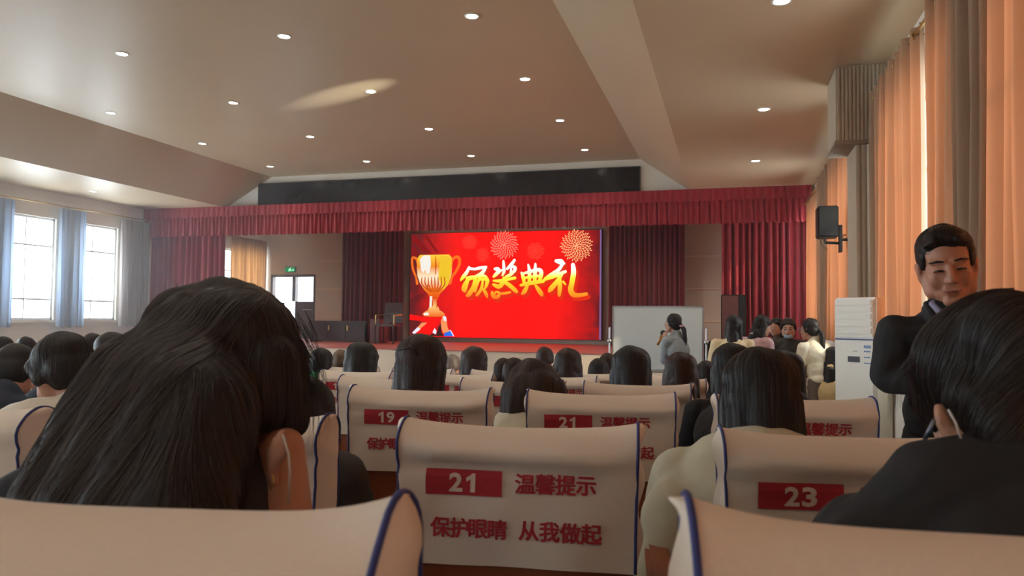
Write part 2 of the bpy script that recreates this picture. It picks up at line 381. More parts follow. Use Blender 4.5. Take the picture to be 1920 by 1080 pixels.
ycur(XRC+.03, 12.85, 14.2, .95, 3.32, 6, .04, M_cur, 'narrow pale curtain strip beside the stage end bright slit', 26, gr, 4)
def rod(y0, y1, z, label):
    t = empty('curtain_rod', (XRC, y0, z), 0, label, 'curtain rod')
    obj('pole', tube(B(), [(0, 0, 0), (0, y1-y0, 0)], .014), M_brass, t, True)
    for yy in (0, y1-y0):
        bm = B(); lathe(bm, [(.001, -.05), (.02, -.045), (.03, -.02), (.03, 0), (.014, .02), (.012, .05), (.001, .055)], 14, Matrix.Translation((0, yy, 0)) @ Matrix.Rotation(PI/2, 4, 'X'))
        obj('finial', bm, M_brass, t, True)
    for f in (.12, .5, .88):
        yy = (y1-y0)*f; obj('bracket', tube(B(), [(0, yy, 0), (.17, yy, 0), (.17, yy, -.04)], .008), M_brass, t, True)
rod(-.5, 4.25, 3.36, 'brass curtain rod over the nearest window on the right wall')
rod(4.36, 7.6, 3.27, 'brass curtain rod over the window with the bright slit above the man')
rod(9.2, 14.2, 3.27, 'brass curtain rod over the window nearest the stage on the right')

# ribbed pillar and boxed duct
bm = B(); box(bm, 1.16, XR, 7.75, 8.30, -.5, 2.87)
for k in range(7): box(bm, 1.165+k*.044, 1.19+k*.044, 7.735, 7.75, -.4, 2.9)
struct('pillar_right', bm, M_ribbed)
t = empty('boxed_duct', (.98, 7.7, 2.90), 0, 'beige ribbed box hanging under the ceiling on the right pillar', 'duct box')
obj('casing', mbox(0, XR-.98, 0, .62, 0, ZL-2.90, bev=.01), M_ribbed, t)
bm = B()
for k in range(14): box(bm, .015+k*.034, .033+k*.034, -.012, 0, .012, ZL-2.92)
obj('ribbed_front', bm, M_ribbed, t)
obj('bottom_trim', mbox(-.012, XR-.98, -.012, .63, -.03, .012, bev=.006), mat('darker_beige', (142, 126, 106), .6), t)

# ---------------------------------------------------------------- LED screen with its picture
YL = YB-.16
c0, c1 = at(771, 440, Y=YL), at(1127, 635, Y=YL)
sx0, sx1, sz0, sz1 = c0.x, c1.x, at(771, 631, Y=YL).z, c0.z+.02
def semis(n, c, k): return emis(n, c, k*.56)
led = empty('led_screen', (sx0, YL, sz0), 0, 'large bright red awards screen at the back of the stage', 'screen')
LW, LH = sx1-sx0, sz1-sz0
obj('cabinet', mbox(-.014, LW+.014, .0, .155, -.014, LH+.014), mat('cabinet_grey', (60, 58, 66), .5), led)
def led_bg():
    m = bpy.data.materials.new('screen_red'); m.use_nodes = True; N = m.node_tree.nodes; L = m.node_tree.links
    N.remove(N['Principled BSDF']); e = N.new('ShaderNodeEmission'); tc = N.new('ShaderNodeTexCoord'); nz = N.new('ShaderNodeTexNoise'); nz.inputs['Scale'].default_value = 1.3; nz.inputs['Detail'].default_value = 5; nz.inputs['Distortion'].default_value = 1.2
    L.new(tc.outputs['Object'], nz.inputs['Vector'])
    sp = N.new('ShaderNodeSeparateXYZ'); L.new(tc.outputs['Object'], sp.inputs[0])
    def math_(op, a, b=None):
        n = N.new('ShaderNodeMath'); n.operation = op
        for k, v in ((0, a), (1, b)):
            if v is None: continue
            if isinstance(v, (int, float)): n.inputs[k].default_value = v
            else: L.new(v, n.inputs[k])
        return n.outputs[0]
    dx = math_('ABSOLUTE', math_('SUBTRACT', math_('DIVIDE', sp.outputs[0], LW), .52)); f = math_('MULTIPLY', math_('MAXIMUM', math_('SUBTRACT', dx, .22), 0), 3.2)
    g = math_('MULTIPLY', f, math_('ADD', nz.outputs[0], .35))
    cr = N.new('ShaderNodeValToRGB'); cr.color_ramp.elements[0].color = (1, .004, .002, 1); cr.color_ramp.elements[1].color = (.12, .008, .010, 1); cr.color_ramp.elements[1].position = .72
    L.new(g, cr.inputs[0]); L.new(cr.outputs[0], e.inputs[0]); e.inputs[1].default_value = 1.15*.56
    L.new(e.outputs[0], N['Material Output'].inputs[0]); return m
pic = obj('picture', mbox(0, LW, -.006, 0, 0, LH), led_bg(), led)
# art coordinates: crop pixels 130..1605 x 125..930
def A(x, y, k=1): return Vector(((x-128)/(1607-128)*LW, -.008-.002*k, (925-y)/(925-118)*LH))
def poly(bm, pts, k=1):
    vs = [bm.verts.new(A(x, y, k)) for x, y in pts]; f = bm.faces.new(vs); return f
def stroke(bm, pts, k=1, sm=4):
    # pts: x,y,width ; smoothed with Catmull-Rom
    P = []; n = len(pts)
    for i in range(n-1):
        p = [pts[max(i-1, 0)], pts[i], pts[i+1], pts[min(i+2, n-1)]]
        for j in range(sm):
            t = j/sm; P.append(tuple(.5*((2*p[1][c])+(-p[0][c]+p[2][c])*t+(2*p[0][c]-5*p[1][c]+4*p[2][c]-p[3][c])*t*t+(-p[0][c]+3*p[1][c]-3*p[2][c]+p[3][c])*t**3) for c in range(3)))
    P.append(pts[-1]); vs = []
    for i, p in enumerate(P):
        q, r = P[max(i-1, 0)], P[min(i+1, len(P)-1)]; dx, dy = r[0]-q[0], r[1]-q[1]; l = math.hypot(dx, dy) or 1
        nx, ny = -dy/l*p[2]/2, dx/l*p[2]/2; vs.append((bm.verts.new(A(p[0]+nx, p[1]+ny, k)), bm.verts.new(A(p[0]-nx, p[1]-ny, k))))
    for a, b in zip(vs, vs[1:]):
        bm.faces.new((a[0], b[0], b[1], a[1]))
    for e in (0, -1):   # round ends
        p = P[e]; c = [bm.verts.new(A(p[0]+p[2]/2*math.cos(t*PI/5), p[1]+p[2]/2*math.sin(t*PI/5), k)) for t in range(10)]; bm.faces.new(c)
def grad_semis(name, stops, z0, z1, strength=1.1, axis=2):
    m = bpy.data.materials.new(name); m.use_nodes = True; N = m.node_tree.nodes; L = m.node_tree.links
    N.remove(N['Principled BSDF']); e = N.new('ShaderNodeEmission'); tc = N.new('ShaderNodeTexCoord'); sp = N.new('ShaderNodeSeparateXYZ'); L.new(tc.outputs['Object'], sp.inputs[0])
    mr = N.new('ShaderNodeMapRange'); mr.inputs[1].default_value = z0; mr.inputs[2].default_value = z1; L.new(sp.outputs[axis], mr.inputs[0])
    cr = N.new('ShaderNodeValToRGB')
    for i, (p, c) in enumerate(stops):
        el = cr.color_ramp.elements[i] if i < 2 else cr.color_ramp.elements.new(p)
        el.position = p; el.color = (*s2l(c), 1)
    L.new(mr.outputs[0], cr.inputs[0]); L.new(cr.outputs[0], e.inputs[0]); e.inputs[1].default_value = strength*.56
    L.new(e.outputs[0], N['Material Output'].inputs[0]); return m
strokes = [
 # ban
 [(605,385,16),(590,420,24),(560,460,26),(540,485,14)], [(610,395,20),(650,400,18),(690,392,22),(740,385,18)], [(735,390,20),(710,430,26),(660,460,26),(600,480,24),(565,540,30),(560,565,16)],
 [(590,470,22),(640,462,24),(655,480,26),(640,540,28),(610,590,34),(590,605,18)], [(600,480,18),(585,530,24),(575,570,18)],
 [(680,460,18),(720,452,20),(745,462,14)], [(690,470,20),(668,520,22),(655,570,18)], [(700,480,18),(750,480,26),(745,520,24),(735,545,16)], [(715,490,14),(705,550,22),(670,600,20)], [(722,555,18),(742,590,24),(750,615,14)],
 # jiang
 [(875,340,14),(878,380,20),(880,420,22),(868,450,14)], [(810,400,20),(835,405,30),(825,430,20)], [(860,410,14),(820,440,26),(800,460,16)], [(960,335,18),(935,370,24),(905,400,18)], [(930,380,16),(965,392,24),(960,420,20)], [(960,415,20),(930,445,24),(895,460,16)], [(935,400,14),(930,440,14)],
 [(800,490,14),(850,492,24),(900,482,22),(965,470,20)], [(880,470,20),(870,510,28),(840,535,30),(800,520,20)], [(885,500,24),(930,530,28),(975,570,26),(985,575,12)],
 [(790,580,22),(800,610,26),(835,612,24),(845,585,20),(820,575,14),(812,590,12)], [(845,590,14),(890,585,18),(930,578,14)],
 # dian
 [(1015,430,14),(1030,470,26),(1035,510,18)], [(1020,440,14),(1090,420,22),(1150,410,26),(1165,440,28),(1150,500,20)], [(1065,370,12),(1075,420,24),(1075,510,22)], [(1120,365,14),(1118,430,26),(1115,510,22)], [(1040,470,14),(1090,462,20),(1160,455,18)], [(1010,525,18),(1080,510,28),(1180,495,24)], [(1060,530,20),(1040,570,30),(1020,590,14)], [(1125,530,18),(1150,565,30),(1170,595,26),(1178,600,10)],
 # li
 [(1275,345,22),(1310,352,36),(1335,365,16)], [(1320,375,20),(1290,415,26),(1240,450,30),(1195,480,24)], [(1200,478,24),(1270,455,28),(1345,425,20)], [(1325,430,20),(1290,490,28),(1240,550,34),(1225,570,18)], [(1300,460,20),(1305,530,30),(1300,600,22)], [(1330,500,16),(1345,520,12)],
 [(1400,375,26),(1405,430,34),(1395,500,34),(1385,560,36),(1405,595,34),(1450,600,26),(1500,590,22)],
]
# shadow offset copies in orange-red glow, then the main strokes
bm = B()
for s in strokes: stroke(bm, [(x+16, y+22, w*1.5) for x, y, w in s], 1)
obj('lettering_shadow', bm, semis('title_shadow', (226, 44, 12), 1.0), led)
bm = B()
for s in strokes: stroke(bm, [(x, y, w*1.12) for x, y, w in s], 3)
obj('lettering', bm, grad_semis('title_gradient', [(0, (255, 120, 30)), (.38, (255, 190, 40)), (.62, (240, 235, 60)), (.85, (255, 250, 240))], A(0, 620).z, A(0, 370).z, 1.15), led)
# fireworks
fm = {0: semis('firework_pink', (250, 140, 120), 1.2), 1: semis('firework_gold', (255, 176, 120), 1.3), 2: semis('firework_dim', (250, 96, 70), 1.1)}
rf = random.Random(4)
for (cx, cy, r, n, k) in [(607, 193, 60, 60, 2), (712, 292, 56, 55, 2), (880, 218, 112, 120, 0), (1120, 268, 70, 70, 2), (1425, 232, 122, 130, 1)]:
    bm = B()
    for q in range(n):
        a = q*2.399; rr = r*math.sqrt((q+.5)/n); l = r*.17; ca, sa = math.cos(a), math.sin(a)
        stroke(bm, [(cx+ca*(rr-l), cy+sa*(rr-l), 1.5), (cx+ca*rr, cy+sa*rr, r*.065)], 2, 2)
    obj('firework', bm, fm[k], led)
# ribbons, dark patches
bm = B(); poly(bm, [(135, 132), (165, 132), (300, 275), (230, 262), (140, 180)], 1); poly(bm, [(235, 132), (262, 132), (360, 270), (330, 262)], 1); poly(bm, [(137, 205), (190, 262), (175, 292), (137, 292)])
obj('ribbon', bm, semis('ribbon_dark', (150, 10, 14), .8), led)
gold = grad_semis('trophy_gold', [(0, (236, 96, 10)), (.16, (255, 190, 110)), (.3, (225, 70, 5)), (.45, (240, 130, 20)), (.62, (250, 235, 200)), (.8, (240, 140, 30)), (1, (250, 210, 60))], A(0, 770).z, A(0, 280).z, 1.05)
bm = B()
def lathe2(pts, k):
    L_ = [(325-w, y) for w, y in pts]; R_2 = [(325+w, y) for w, y in reversed(pts)]; poly(bm, L_+R_2, k)
lathe2([(120, 285), (140, 310), (145, 380), (140, 440), (120, 500), (85, 555), (50, 590), (45, 600)], 2)
lathe2([(45, 598), (42, 612), (25, 640), (27, 680), (45, 705), (40, 715)], 2)
lathe2([(40, 712), (68, 728), (95, 750), (80, 765), (30, 770)], 2)
obj('trophy', bm, gold, led)
hm_ = semis('trophy_orange', (246, 112, 24), 1.0)
bm = B(); stroke(bm, [(460, 375, 16), (475, 320, 22), (515, 305, 24), (530, 350, 22), (505, 410, 22), (470, 460, 18), (455, 510, 22)], 1); obj('trophy_handle', bm, hm_, led)
bm = B(); stroke(bm, [(190, 375, 14), (178, 320, 20), (145, 305, 18), (140, 340, 18), (150, 400, 18), (175, 460, 16), (185, 510, 22)], 1)
obj('trophy_handle', bm, hm_, led)
bm = B(); poly(bm, [(205, 320), (235, 290), (290, 290), (298, 360), (285, 430), (262, 430), (250, 400), (235, 430), (215, 400)], 4); hl_ = semis('trophy_white', (246, 240, 230), 1.0); obj('trophy_highlight', bm, hl_, led)
bm = B(); poly(bm, [(292, 610), (312, 608), (308, 690), (290, 700)], 4); obj('trophy_highlight', bm, hl_, led)
bm = B(); poly(bm, [(240, 740), (280, 735), (290, 755), (250, 760)], 4)
obj('trophy_highlight', bm, semis('trophy_white', (246, 240, 230), 1.0), led)
bm = B(); poly(bm, [(372, 290), (430, 300), (462, 330), (462, 440), (440, 520), (400, 560), (360, 470)], 4)
obj('trophy_yellow', bm, semis('trophy_yellow', (240, 196, 40), 1.0), led)
bm = B()
for q in range(8): x = 225+q*26; stroke(bm, [(x, 460, 6), (x+4, 520, 9), (300+q*8, 575, 5)], 5)
for x, y0, y1 in ((335, 300, 440), (312, 640, 690), (350, 640, 700), (270, 520, 560)): stroke(bm, [(x, y0, 5), (x+3, (y0+y1)/2, 10), (x, y1, 5)], 5)
obj('trophy_shading', bm, semis('trophy_deep', (206, 62, 8), .9), led)
bm = B(); poly(bm, [(128, 750), (240, 770), (330, 775), (400, 770), (300, 905), (160, 905), (270, 815), (210, 800), (128, 795)], 3)
obj('red_cloth', bm, semis('cloth_red', (252, 10, 8), 1.1), led)
bm = B(); poly(bm, [(230, 815), (275, 815), (215, 865), (195, 850)], 4); poly(bm, [(385, 800), (402, 760), (428, 770), (440, 850), (455, 880), (405, 895), (388, 850)], 4)
obj('hand', bm, semis('hand_orange', (250, 150, 90), 1.0), led)
bm = B(); poly(bm, [(195, 850), (222, 865), (170, 905), (150, 895)], 5); poly(bm, [(335, 855), (352, 880), (345, 905), (318, 890)], 5); poly(bm, [(400, 762), (425, 765), (432, 800), (410, 800)], 5); poly(bm, [(440, 880), (465, 868), (495, 917), (460, 917)], 4)
obj('cuff', bm, semis('cuff_white', (236, 236, 250), 1.0), led)
bm = B(); poly(bm, [(415, 895), (462, 875), (485, 917), (412, 917)], 5); obj('sleeve', bm, semis('sleeve_blue', (40, 110, 236), 1.0), led)
bm = B(); poly(bm, [(365, 850), (385, 820), (390, 890), (412, 917), (300, 917), (310, 900), (350, 905)], 2); obj('dark_sleeve', bm, semis('sleeve_dark', (60, 26, 30), .9), led)
bm = B(); poly(bm, [(1596, 118), (1607, 118), (1607, 925), (1594, 925)], 2); obj('screen_edge', bm, semis('edge_violet', (150, 110, 170), .7), led)
# plain surround board behind the screen
struct('trim_screen', mbox(sx0-.28, sx1+.25, YB-.03, YB, ZS, 3.6), M_stagew)

# ---------------------------------------------------------------- stage door, exit sign, desk, chair
dw = DX1-DX0
t = tag(empty('door_1', (DX0, YB+.05, ZS)), kind='structure')
H = DZ-ZS
bm = B(); box(bm, 0, .07, -.05, .1, 0, H); box(bm, dw-.07, dw, -.05, .1, 0, H); box(bm, 0, dw, -.05, .1, H-.07, H); box(bm, dw*.52-.05, dw*.52+.05, -.05, .1, H*.58, H)
obj('door_frame', bm, M_dark, t)
bm = B(); box(bm, dw*.52+.04, dw-.07, -.03, .02, 0, H*.58); obj('door_leaf', bm, M_dark, t)
obj('glass', mbox(dw*.56, dw-.09, 0, .01, H*.60, H-.09), M_glass, t)
# open leaf swung inward: panel with a bright gap to either side
bm = B(); box(bm, .16, dw*.40, -.25, -.21, .05, H*.56); obj('door_leaf', bm, M_dark, t)
o = obj('push_bar', tube(B(), [(dw*.75, -.08, H*.45), (dw*.95, -.08, H*.45)], .015), M_alu, t)
p = at(543, 506, Y=YB-.08)
t = empty('exit_sign', (p.x, YB-.06, p.z-.06), 0, 'small glowing green emergency exit sign above the stage door', 'exit sign')
obj('housing', mbox(-.17, .17, 0, .05, -.01, .15, bev=.005), mat('sign_green_plastic', (30, 90, 60), .5), t)
bm = B(); box(bm, -.155, .155, -.006, 0, .005, .135); obj('face', bm, emis('exit_green', (20, 120, 60), .7), t)
bm = B()
def quad(bm, pts, y): bm.faces.new([bm.verts.new((x, y, z)) for x, z in pts])
quad(bm, [(-.02, .085), (.02, .09), (.03, .06), (0, .05)], -.009); quad(bm, [(0, .055), (.02, .055), (.055, .03), (.04, .02)], -.009); quad(bm, [(-.01, .055), (.005, .05), (-.03, .015), (-.05, .02)], -.009)
quad(bm, [(.01, .10), (.03, .10), (.03, .12), (.01, .12)], -.009); quad(bm, [(-.02, .085), (-.05, .07), (-.05, .055), (-.015, .07)], -.009); quad(bm, [(.06, .065), (.11, .065), (.11, .05), (.06, .05)], -.009); quad(bm, [(.11, .08), (.145, .057), (.11, .035)], -.009)
obj('running_figure', bm, emis('exit_white', (160, 250, 190), 1.3), t)
# podium-like dark cabinet beside the door and desk
a, b = at(590, 601, Y=17.2), at(694, 601, Y=17.2)
t = empty('stage_desk', (a.x, 17.0, ZS), 0, 'long dark wooden desk on the stage in front of the maroon curtain', 'desk')
w = b.x-a.x; h = a.z-ZS
obj('desk_top', mbox(-.03, w+.03, -.03, .6, h-.04, h, bev=.006), M_dark, t)
bm = B(); box(bm, 0, w, .02, .05, .03, h-.04); box(bm, 0, .04, .02, .55, 0, h-.04); box(bm, w-.04, w, .02, .55, 0, h-.04); obj('body', bm, M_dark, t)
for k in range(3): obj('front_panel', mbox(.08+k*w/3, w/3-.06+k*w/3, 0, .02, .1, h-.12, bev=.006), M_dark, t)
for k in (0, 1): obj('panel_handle', mbox(w/3-.02+k*w/3, w/3+.02+k*w/3, -.01, .0, .3, .42), M_brass, t)
a, b = at(697, 598, Y=17.0), at(716, 598, Y=17.0)
t = empty('side_cabinet', (a.x, 16.9, ZS), 0, 'small reddish cabinet between the long desk and the chair on stage', 'cabinet')
w = b.x-a.x; obj('body', mbox(0, w, 0, .45, 0, a.z-ZS, bev=.01), mat('red_wood', (96, 34, 30), .4), t); obj('door', mbox(.02, w-.02, -.015, 0, .04, a.z-ZS-.05), mat('red_wood', (96, 34, 30), .4), t)
p = at(722, 640, Y=16.7)
t = empty('armchair', (p.x+.08, 16.7, ZS), 0, 'dark wooden armchair beside the desk on stage', 'chair')
obj('seat', mbox(-.26, .26, -.25, .25, .42, .48, bev=.02), M_dark, t)
obj('backrest', rings(B(), [[(-.25, .24+y, z), (.25, .24+y, z), (.25, .28+y, z), (-.25, .28+y, z)] for z, y in ((.5, 0), (.75, .03), (1.0, .08))]), M_dark, t)
for x in (-.24, .24):
    for y in (-.22, .24): obj('leg', tube(B(), [(x, y, 0), (x, y, .43)], .022), M_dark, t)
    obj('armrest', tube(B(), [(x, -.2, .46), (x, -.2, .68), (x, .22, .70)], .02), M_brass, t)

# ---------------------------------------------------------------- whiteboard
YW = 10.0
a, b = at(1148, 573, Y=YW), at(1319, 698, Y=YW)
g0 = zf(YW)
t = empty('whiteboard', (a.x, YW, g0), 0, 'white mobile board on a wheeled frame behind the girl with the microphone', 'whiteboard')
w = b.x-a.x; z0, z1 = b.z-g0, a.z-g0
obj('panel', mbox(.015, w-.015, 0, .02, z0+.015, z1-.015), mat('board_white', (214, 222, 222), .18, noise_amt=.015), t)
bm = B(); box(bm, 0, w, -.008, .028, z1-.02, z1, bev=.004); box(bm, 0, w, -.008, .028, z0, z0+.02, bev=.004); box(bm, 0, .018, -.008, .028, z0, z1, bev=.004); box(bm, w-.018, w, -.008, .028, z0, z1, bev=.004)
obj('frame', bm, M_alu, t)
for x in (-.035, w+.035):
    obj('post', tube(B(), [(x, .01, .08), (x, .01, z0+.6*(z1-z0)+.05)], .014), M_alu, t)
    M = Matrix.Translation((x+(.0 if x < 0 else 0), .01, z0+.45*(z1-z0))) @ Matrix.Rotation(PI/2, 4, 'X')
    obj('knob', lathe(B(), [(.001, -.02), (.022, -.02), (.03, 0), (.026, .03), (.001, .035)], 14, M), M_alu, t, True)
    obj('foot', tube(B(), [(x, -.28, .07), (x, .30, .07)], .016), M_alu, t)
    for y in (-.27, .29): obj('caster', lathe(B(), [(.001, -.012), (.03, -.012), (.03, .012), (.001, .012)], 14, Matrix.Translation((x, y, .03)) @ Matrix.Rotation(PI/2, 4, 'Y')), M_black, t)
obj('tray', mbox(.1, w-.1, -.07, -.005, z0-.02, z0-.005), M_alu, t)
obj('crossbar', tube(B(), [(-.035, .01, .25), (w+.035, .01, .25)], .012), M_alu, t)

# standing loudspeaker on the stage edge
a, b = at(1352, 556, Y=14.3), at(1398, 556, Y=14.3)
t = empty('stage_loudspeaker', (a.x, 14.05, ZS), 0, 'tall brown fronted loudspeaker standing at the stage edge before the red curtain', 'loudspeaker')
w = b.x-a.x; h = at(1390, 553, Y=14.2).z-ZS
obj('cabinet', mbox(0, w, 0, .38, 0, h, bev=.01), M_black, t)
obj('grille', mbox(.015, w*.7, -.02, 0, .02, h-.02, bev=.006), mat('brown_grille', (104, 60, 56), .4, scale=40, noise_amt=.2), t)
obj('edge_strip', mbox(w*.72, w-.01, -.01, 0, .02, h-.02), M_black, t)
# black flight case behind the board
p = at(1330, 640, Y=10.6)
t = empty('equipment_rack', (p.x-.07, 10.5, zf(10.5)), 0, 'small black equipment rack between the whiteboard and the cream sweater', 'equipment rack')
hh = p.z-zf(10.5)
obj('case', mbox(0, .24, 0, .35, .06, hh, bev=.012), M_black, t)
for k in range(5): obj('unit_panel', mbox(.02, .22, -.012, 0, .12+k*.2, .27+k*.2), mat('rack_panel', (48, 52, 62), .4), t)
for x in (.03, .21):
    for y in (.04, .31): obj('caster', lathe(B(), [(.001, -.01), (.03, -.01), (.03, .01), (.001, .01)], 12, Matrix.Translation((x, y, .03)) @ Matrix.Rotation(PI/2, 4, 'Y')), M_black, t)

# wall loudspeaker on bracket
Ysp = 8.9
a, b = at(1533, 386, Y=Ysp), at(1573, 444, Y=Ysp)
t = empty('wall_loudspeaker', (a.x, Ysp, b.z), 0, 'black loudspeaker on a swivel bracket in front of the right curtains', 'loudspeaker')
w, h = b.x-a.x, a.z-b.z
obj('cabinet', mbox(0, w, 0, .24, 0, h, bev=.012), M_black, t)
obj('grille', mbox(.012, w-.012, -.012, 0, .015, h-.015, bev=.004), mat('grille_black', (30, 29, 27), .6, scale=200, bump=.3), t)
obj('bracket_arm', tube(B(), [(w*.4, .12, -.01), (w*.4, .12, -.05), (XRC-a.x-.12, .12, -.06)], .016), M_black, t)
obj('wall_plate', mbox(XR-a.x-.30, XR-a.x-.27, .07, .17, -.16, .14), M_black, t)
obj('bracket_post', tube(B(), [(XR-a.x-.28, .12, -.02), (XR-a.x-.0, .12, -.02)], .016), M_black, t)
obj('cable', tube(B(), [(w*.6, .2, .05), (w*1.2, .2, .03), (w*1.6, .2, .06), (XR-a.x-.28, .13, .0)], .004, 6), M_black, t)
obj('cable', tube(B(), [(w*.1, .05, 0), (w*.2, .05, -.08), (w*.5, .05, -.14)], .003, 6), M_black, t)

# air conditioner
Yac = 7.0
pc = at(1642, 557, Y=Yac); g0 = zf(Yac); h = pc.z-g0
t = empty('air_conditioner', (pc.x, Yac, g0), -math.radians(42), 'tall white floor standing air conditioner against the right wall', 'air conditioner')
# local: corner at origin, front faces -y, extends toward -x
wA, dA = .40, .24
obj('body', mbox(-wA, 0, 0, dA, .04, h, bev=.015), M_white, t)
obj('base', mbox(-wA+.02, -.02, .02, dA-.02, 0, .04), M_black, t)
obj('upper_panel', mbox(-wA+.02, -.02, -.012, .0, h*.79, h-.02, bev=.005), M_white, t)
for k in range(5): obj('louver', mbox(-wA+.035, -.035, -.02, -.01, h*.81+k*.062, h*.81+.045+k*.062), M_white, t)
obj('front_panel', mbox(-wA+.02, -.02, -.012, 0, h*.32, h*.775, bev=.005), M_white, t)
obj('blue_line', mbox(-wA+.02, -.02, -.014, 0, h*.776, h*.782), M_pipe, t)
obj('lower_panel', mbox(-wA+.02, -.02, -.012, 0, .06, h*.305, bev=.005), M_white, t)
obj('display', mbox(-wA*.64, -wA*.36, -.016, -.01, h*.66, h*.69), M_black, t)
bm = B(); box(bm, -wA*.52, -wA*.42, -.015, -.012, h*.715, h*.720); obj('badge', bm, mat('badge_grey', (150, 150, 150), .4), t)
bm = B(); box(bm, -wA*.26, -wA*.10, -.015, -.012, h*.735, h*.75); box(bm, -wA*.26, -wA*.12, -.015, -.012, h*.715, h*.722); box(bm, -wA*.26, -wA*.12, -.015, -.012, h*.685, h*.690); box(bm, -wA*.26, -wA*.1, -.015, -.012, h*.655, h*.66)
obj('energy_label', bm, mat('label_blue', (120, 150, 190), .6), t)
bm = B()
for k, (x, z) in enumerate([(-.44, .34), (-.41, .345), (-.38, .34), (-.35, .35), (-.33, .34), (-.37, .365)]): bmesh.ops.create_icosphere(bm, subdivisions=1, radius=.013, matrix=Matrix.Translation((x, -.014, h*z)) @ Matrix.Diagonal((1.3, .2, .7, 1)))
obj('leaf_motif', bm, mat('leaf_green', (70, 150, 80), .6), t)

# radiator cover under the window, lit by the sun
t = empty('radiator_cover', (1.26, 4.6, zf(5)), 0, 'pale radiator cover under the right window beside the man', 'radiator cover')
obj('body', mbox(0, .2, 0, 2.0, 0, .82, bev=.01), M_white, t)
for k in range(5): obj('vent_slot', mbox(-.006, 0, .1+k*.06, .13+k*.06, .45, .7), mat('slot_grey', (120, 110, 96), .6), t)

# grey plastic chairs stacked by the wall
def plastic_chair(loc, rz, label):
    t = empty('plastic_chair', loc, rz, label, 'chair', 'grey plastic chairs by the air conditioner'); m = mat('grey_plastic', (158, 158, 154), .45)
    obj('seat', mbox(-.2, .2, -.2, .2, .43, .45, bev=.01), m, t)
    V = []; Fc = []
    bm = B()
    box(bm, -.2, -.17, .18, .21, .45, .86, bev=.006); box(bm, .17, .2, .18, .21, .45, .86, bev=.006); box(bm, -.2, .2, .18, .21, .78, .88, bev=.01); box(bm, -.05, .05, .18, .2, .45, .8, bev=.006); box(bm, -.14, -.09, .18, .2, .45, .8); box(bm, .09, .14, .18, .2, .45, .8)
    obj('backrest', bm, m, t)
    for x in (-.18, .18):
        for y in (-.18, .18): obj('leg', tube(B(), [(x*1.1, y*1.15, 0), (x, y, .44)], .018), m, t)
p = at(1566, 640, Y=9.4)
plastic_chair((p.x, 9.4, zf(9.4)+.36), PI, 'grey plastic chair left of the air conditioner, top of its stack')
plastic_chair((p.x, 9.4, zf(9.4)+.18), PI, 'grey plastic chair left of the air conditioner, middle of its stack')
plastic_chair((p.x, 9.4, zf(9.4)), PI, 'grey plastic chair left of the air conditioner, bottom of its stack')

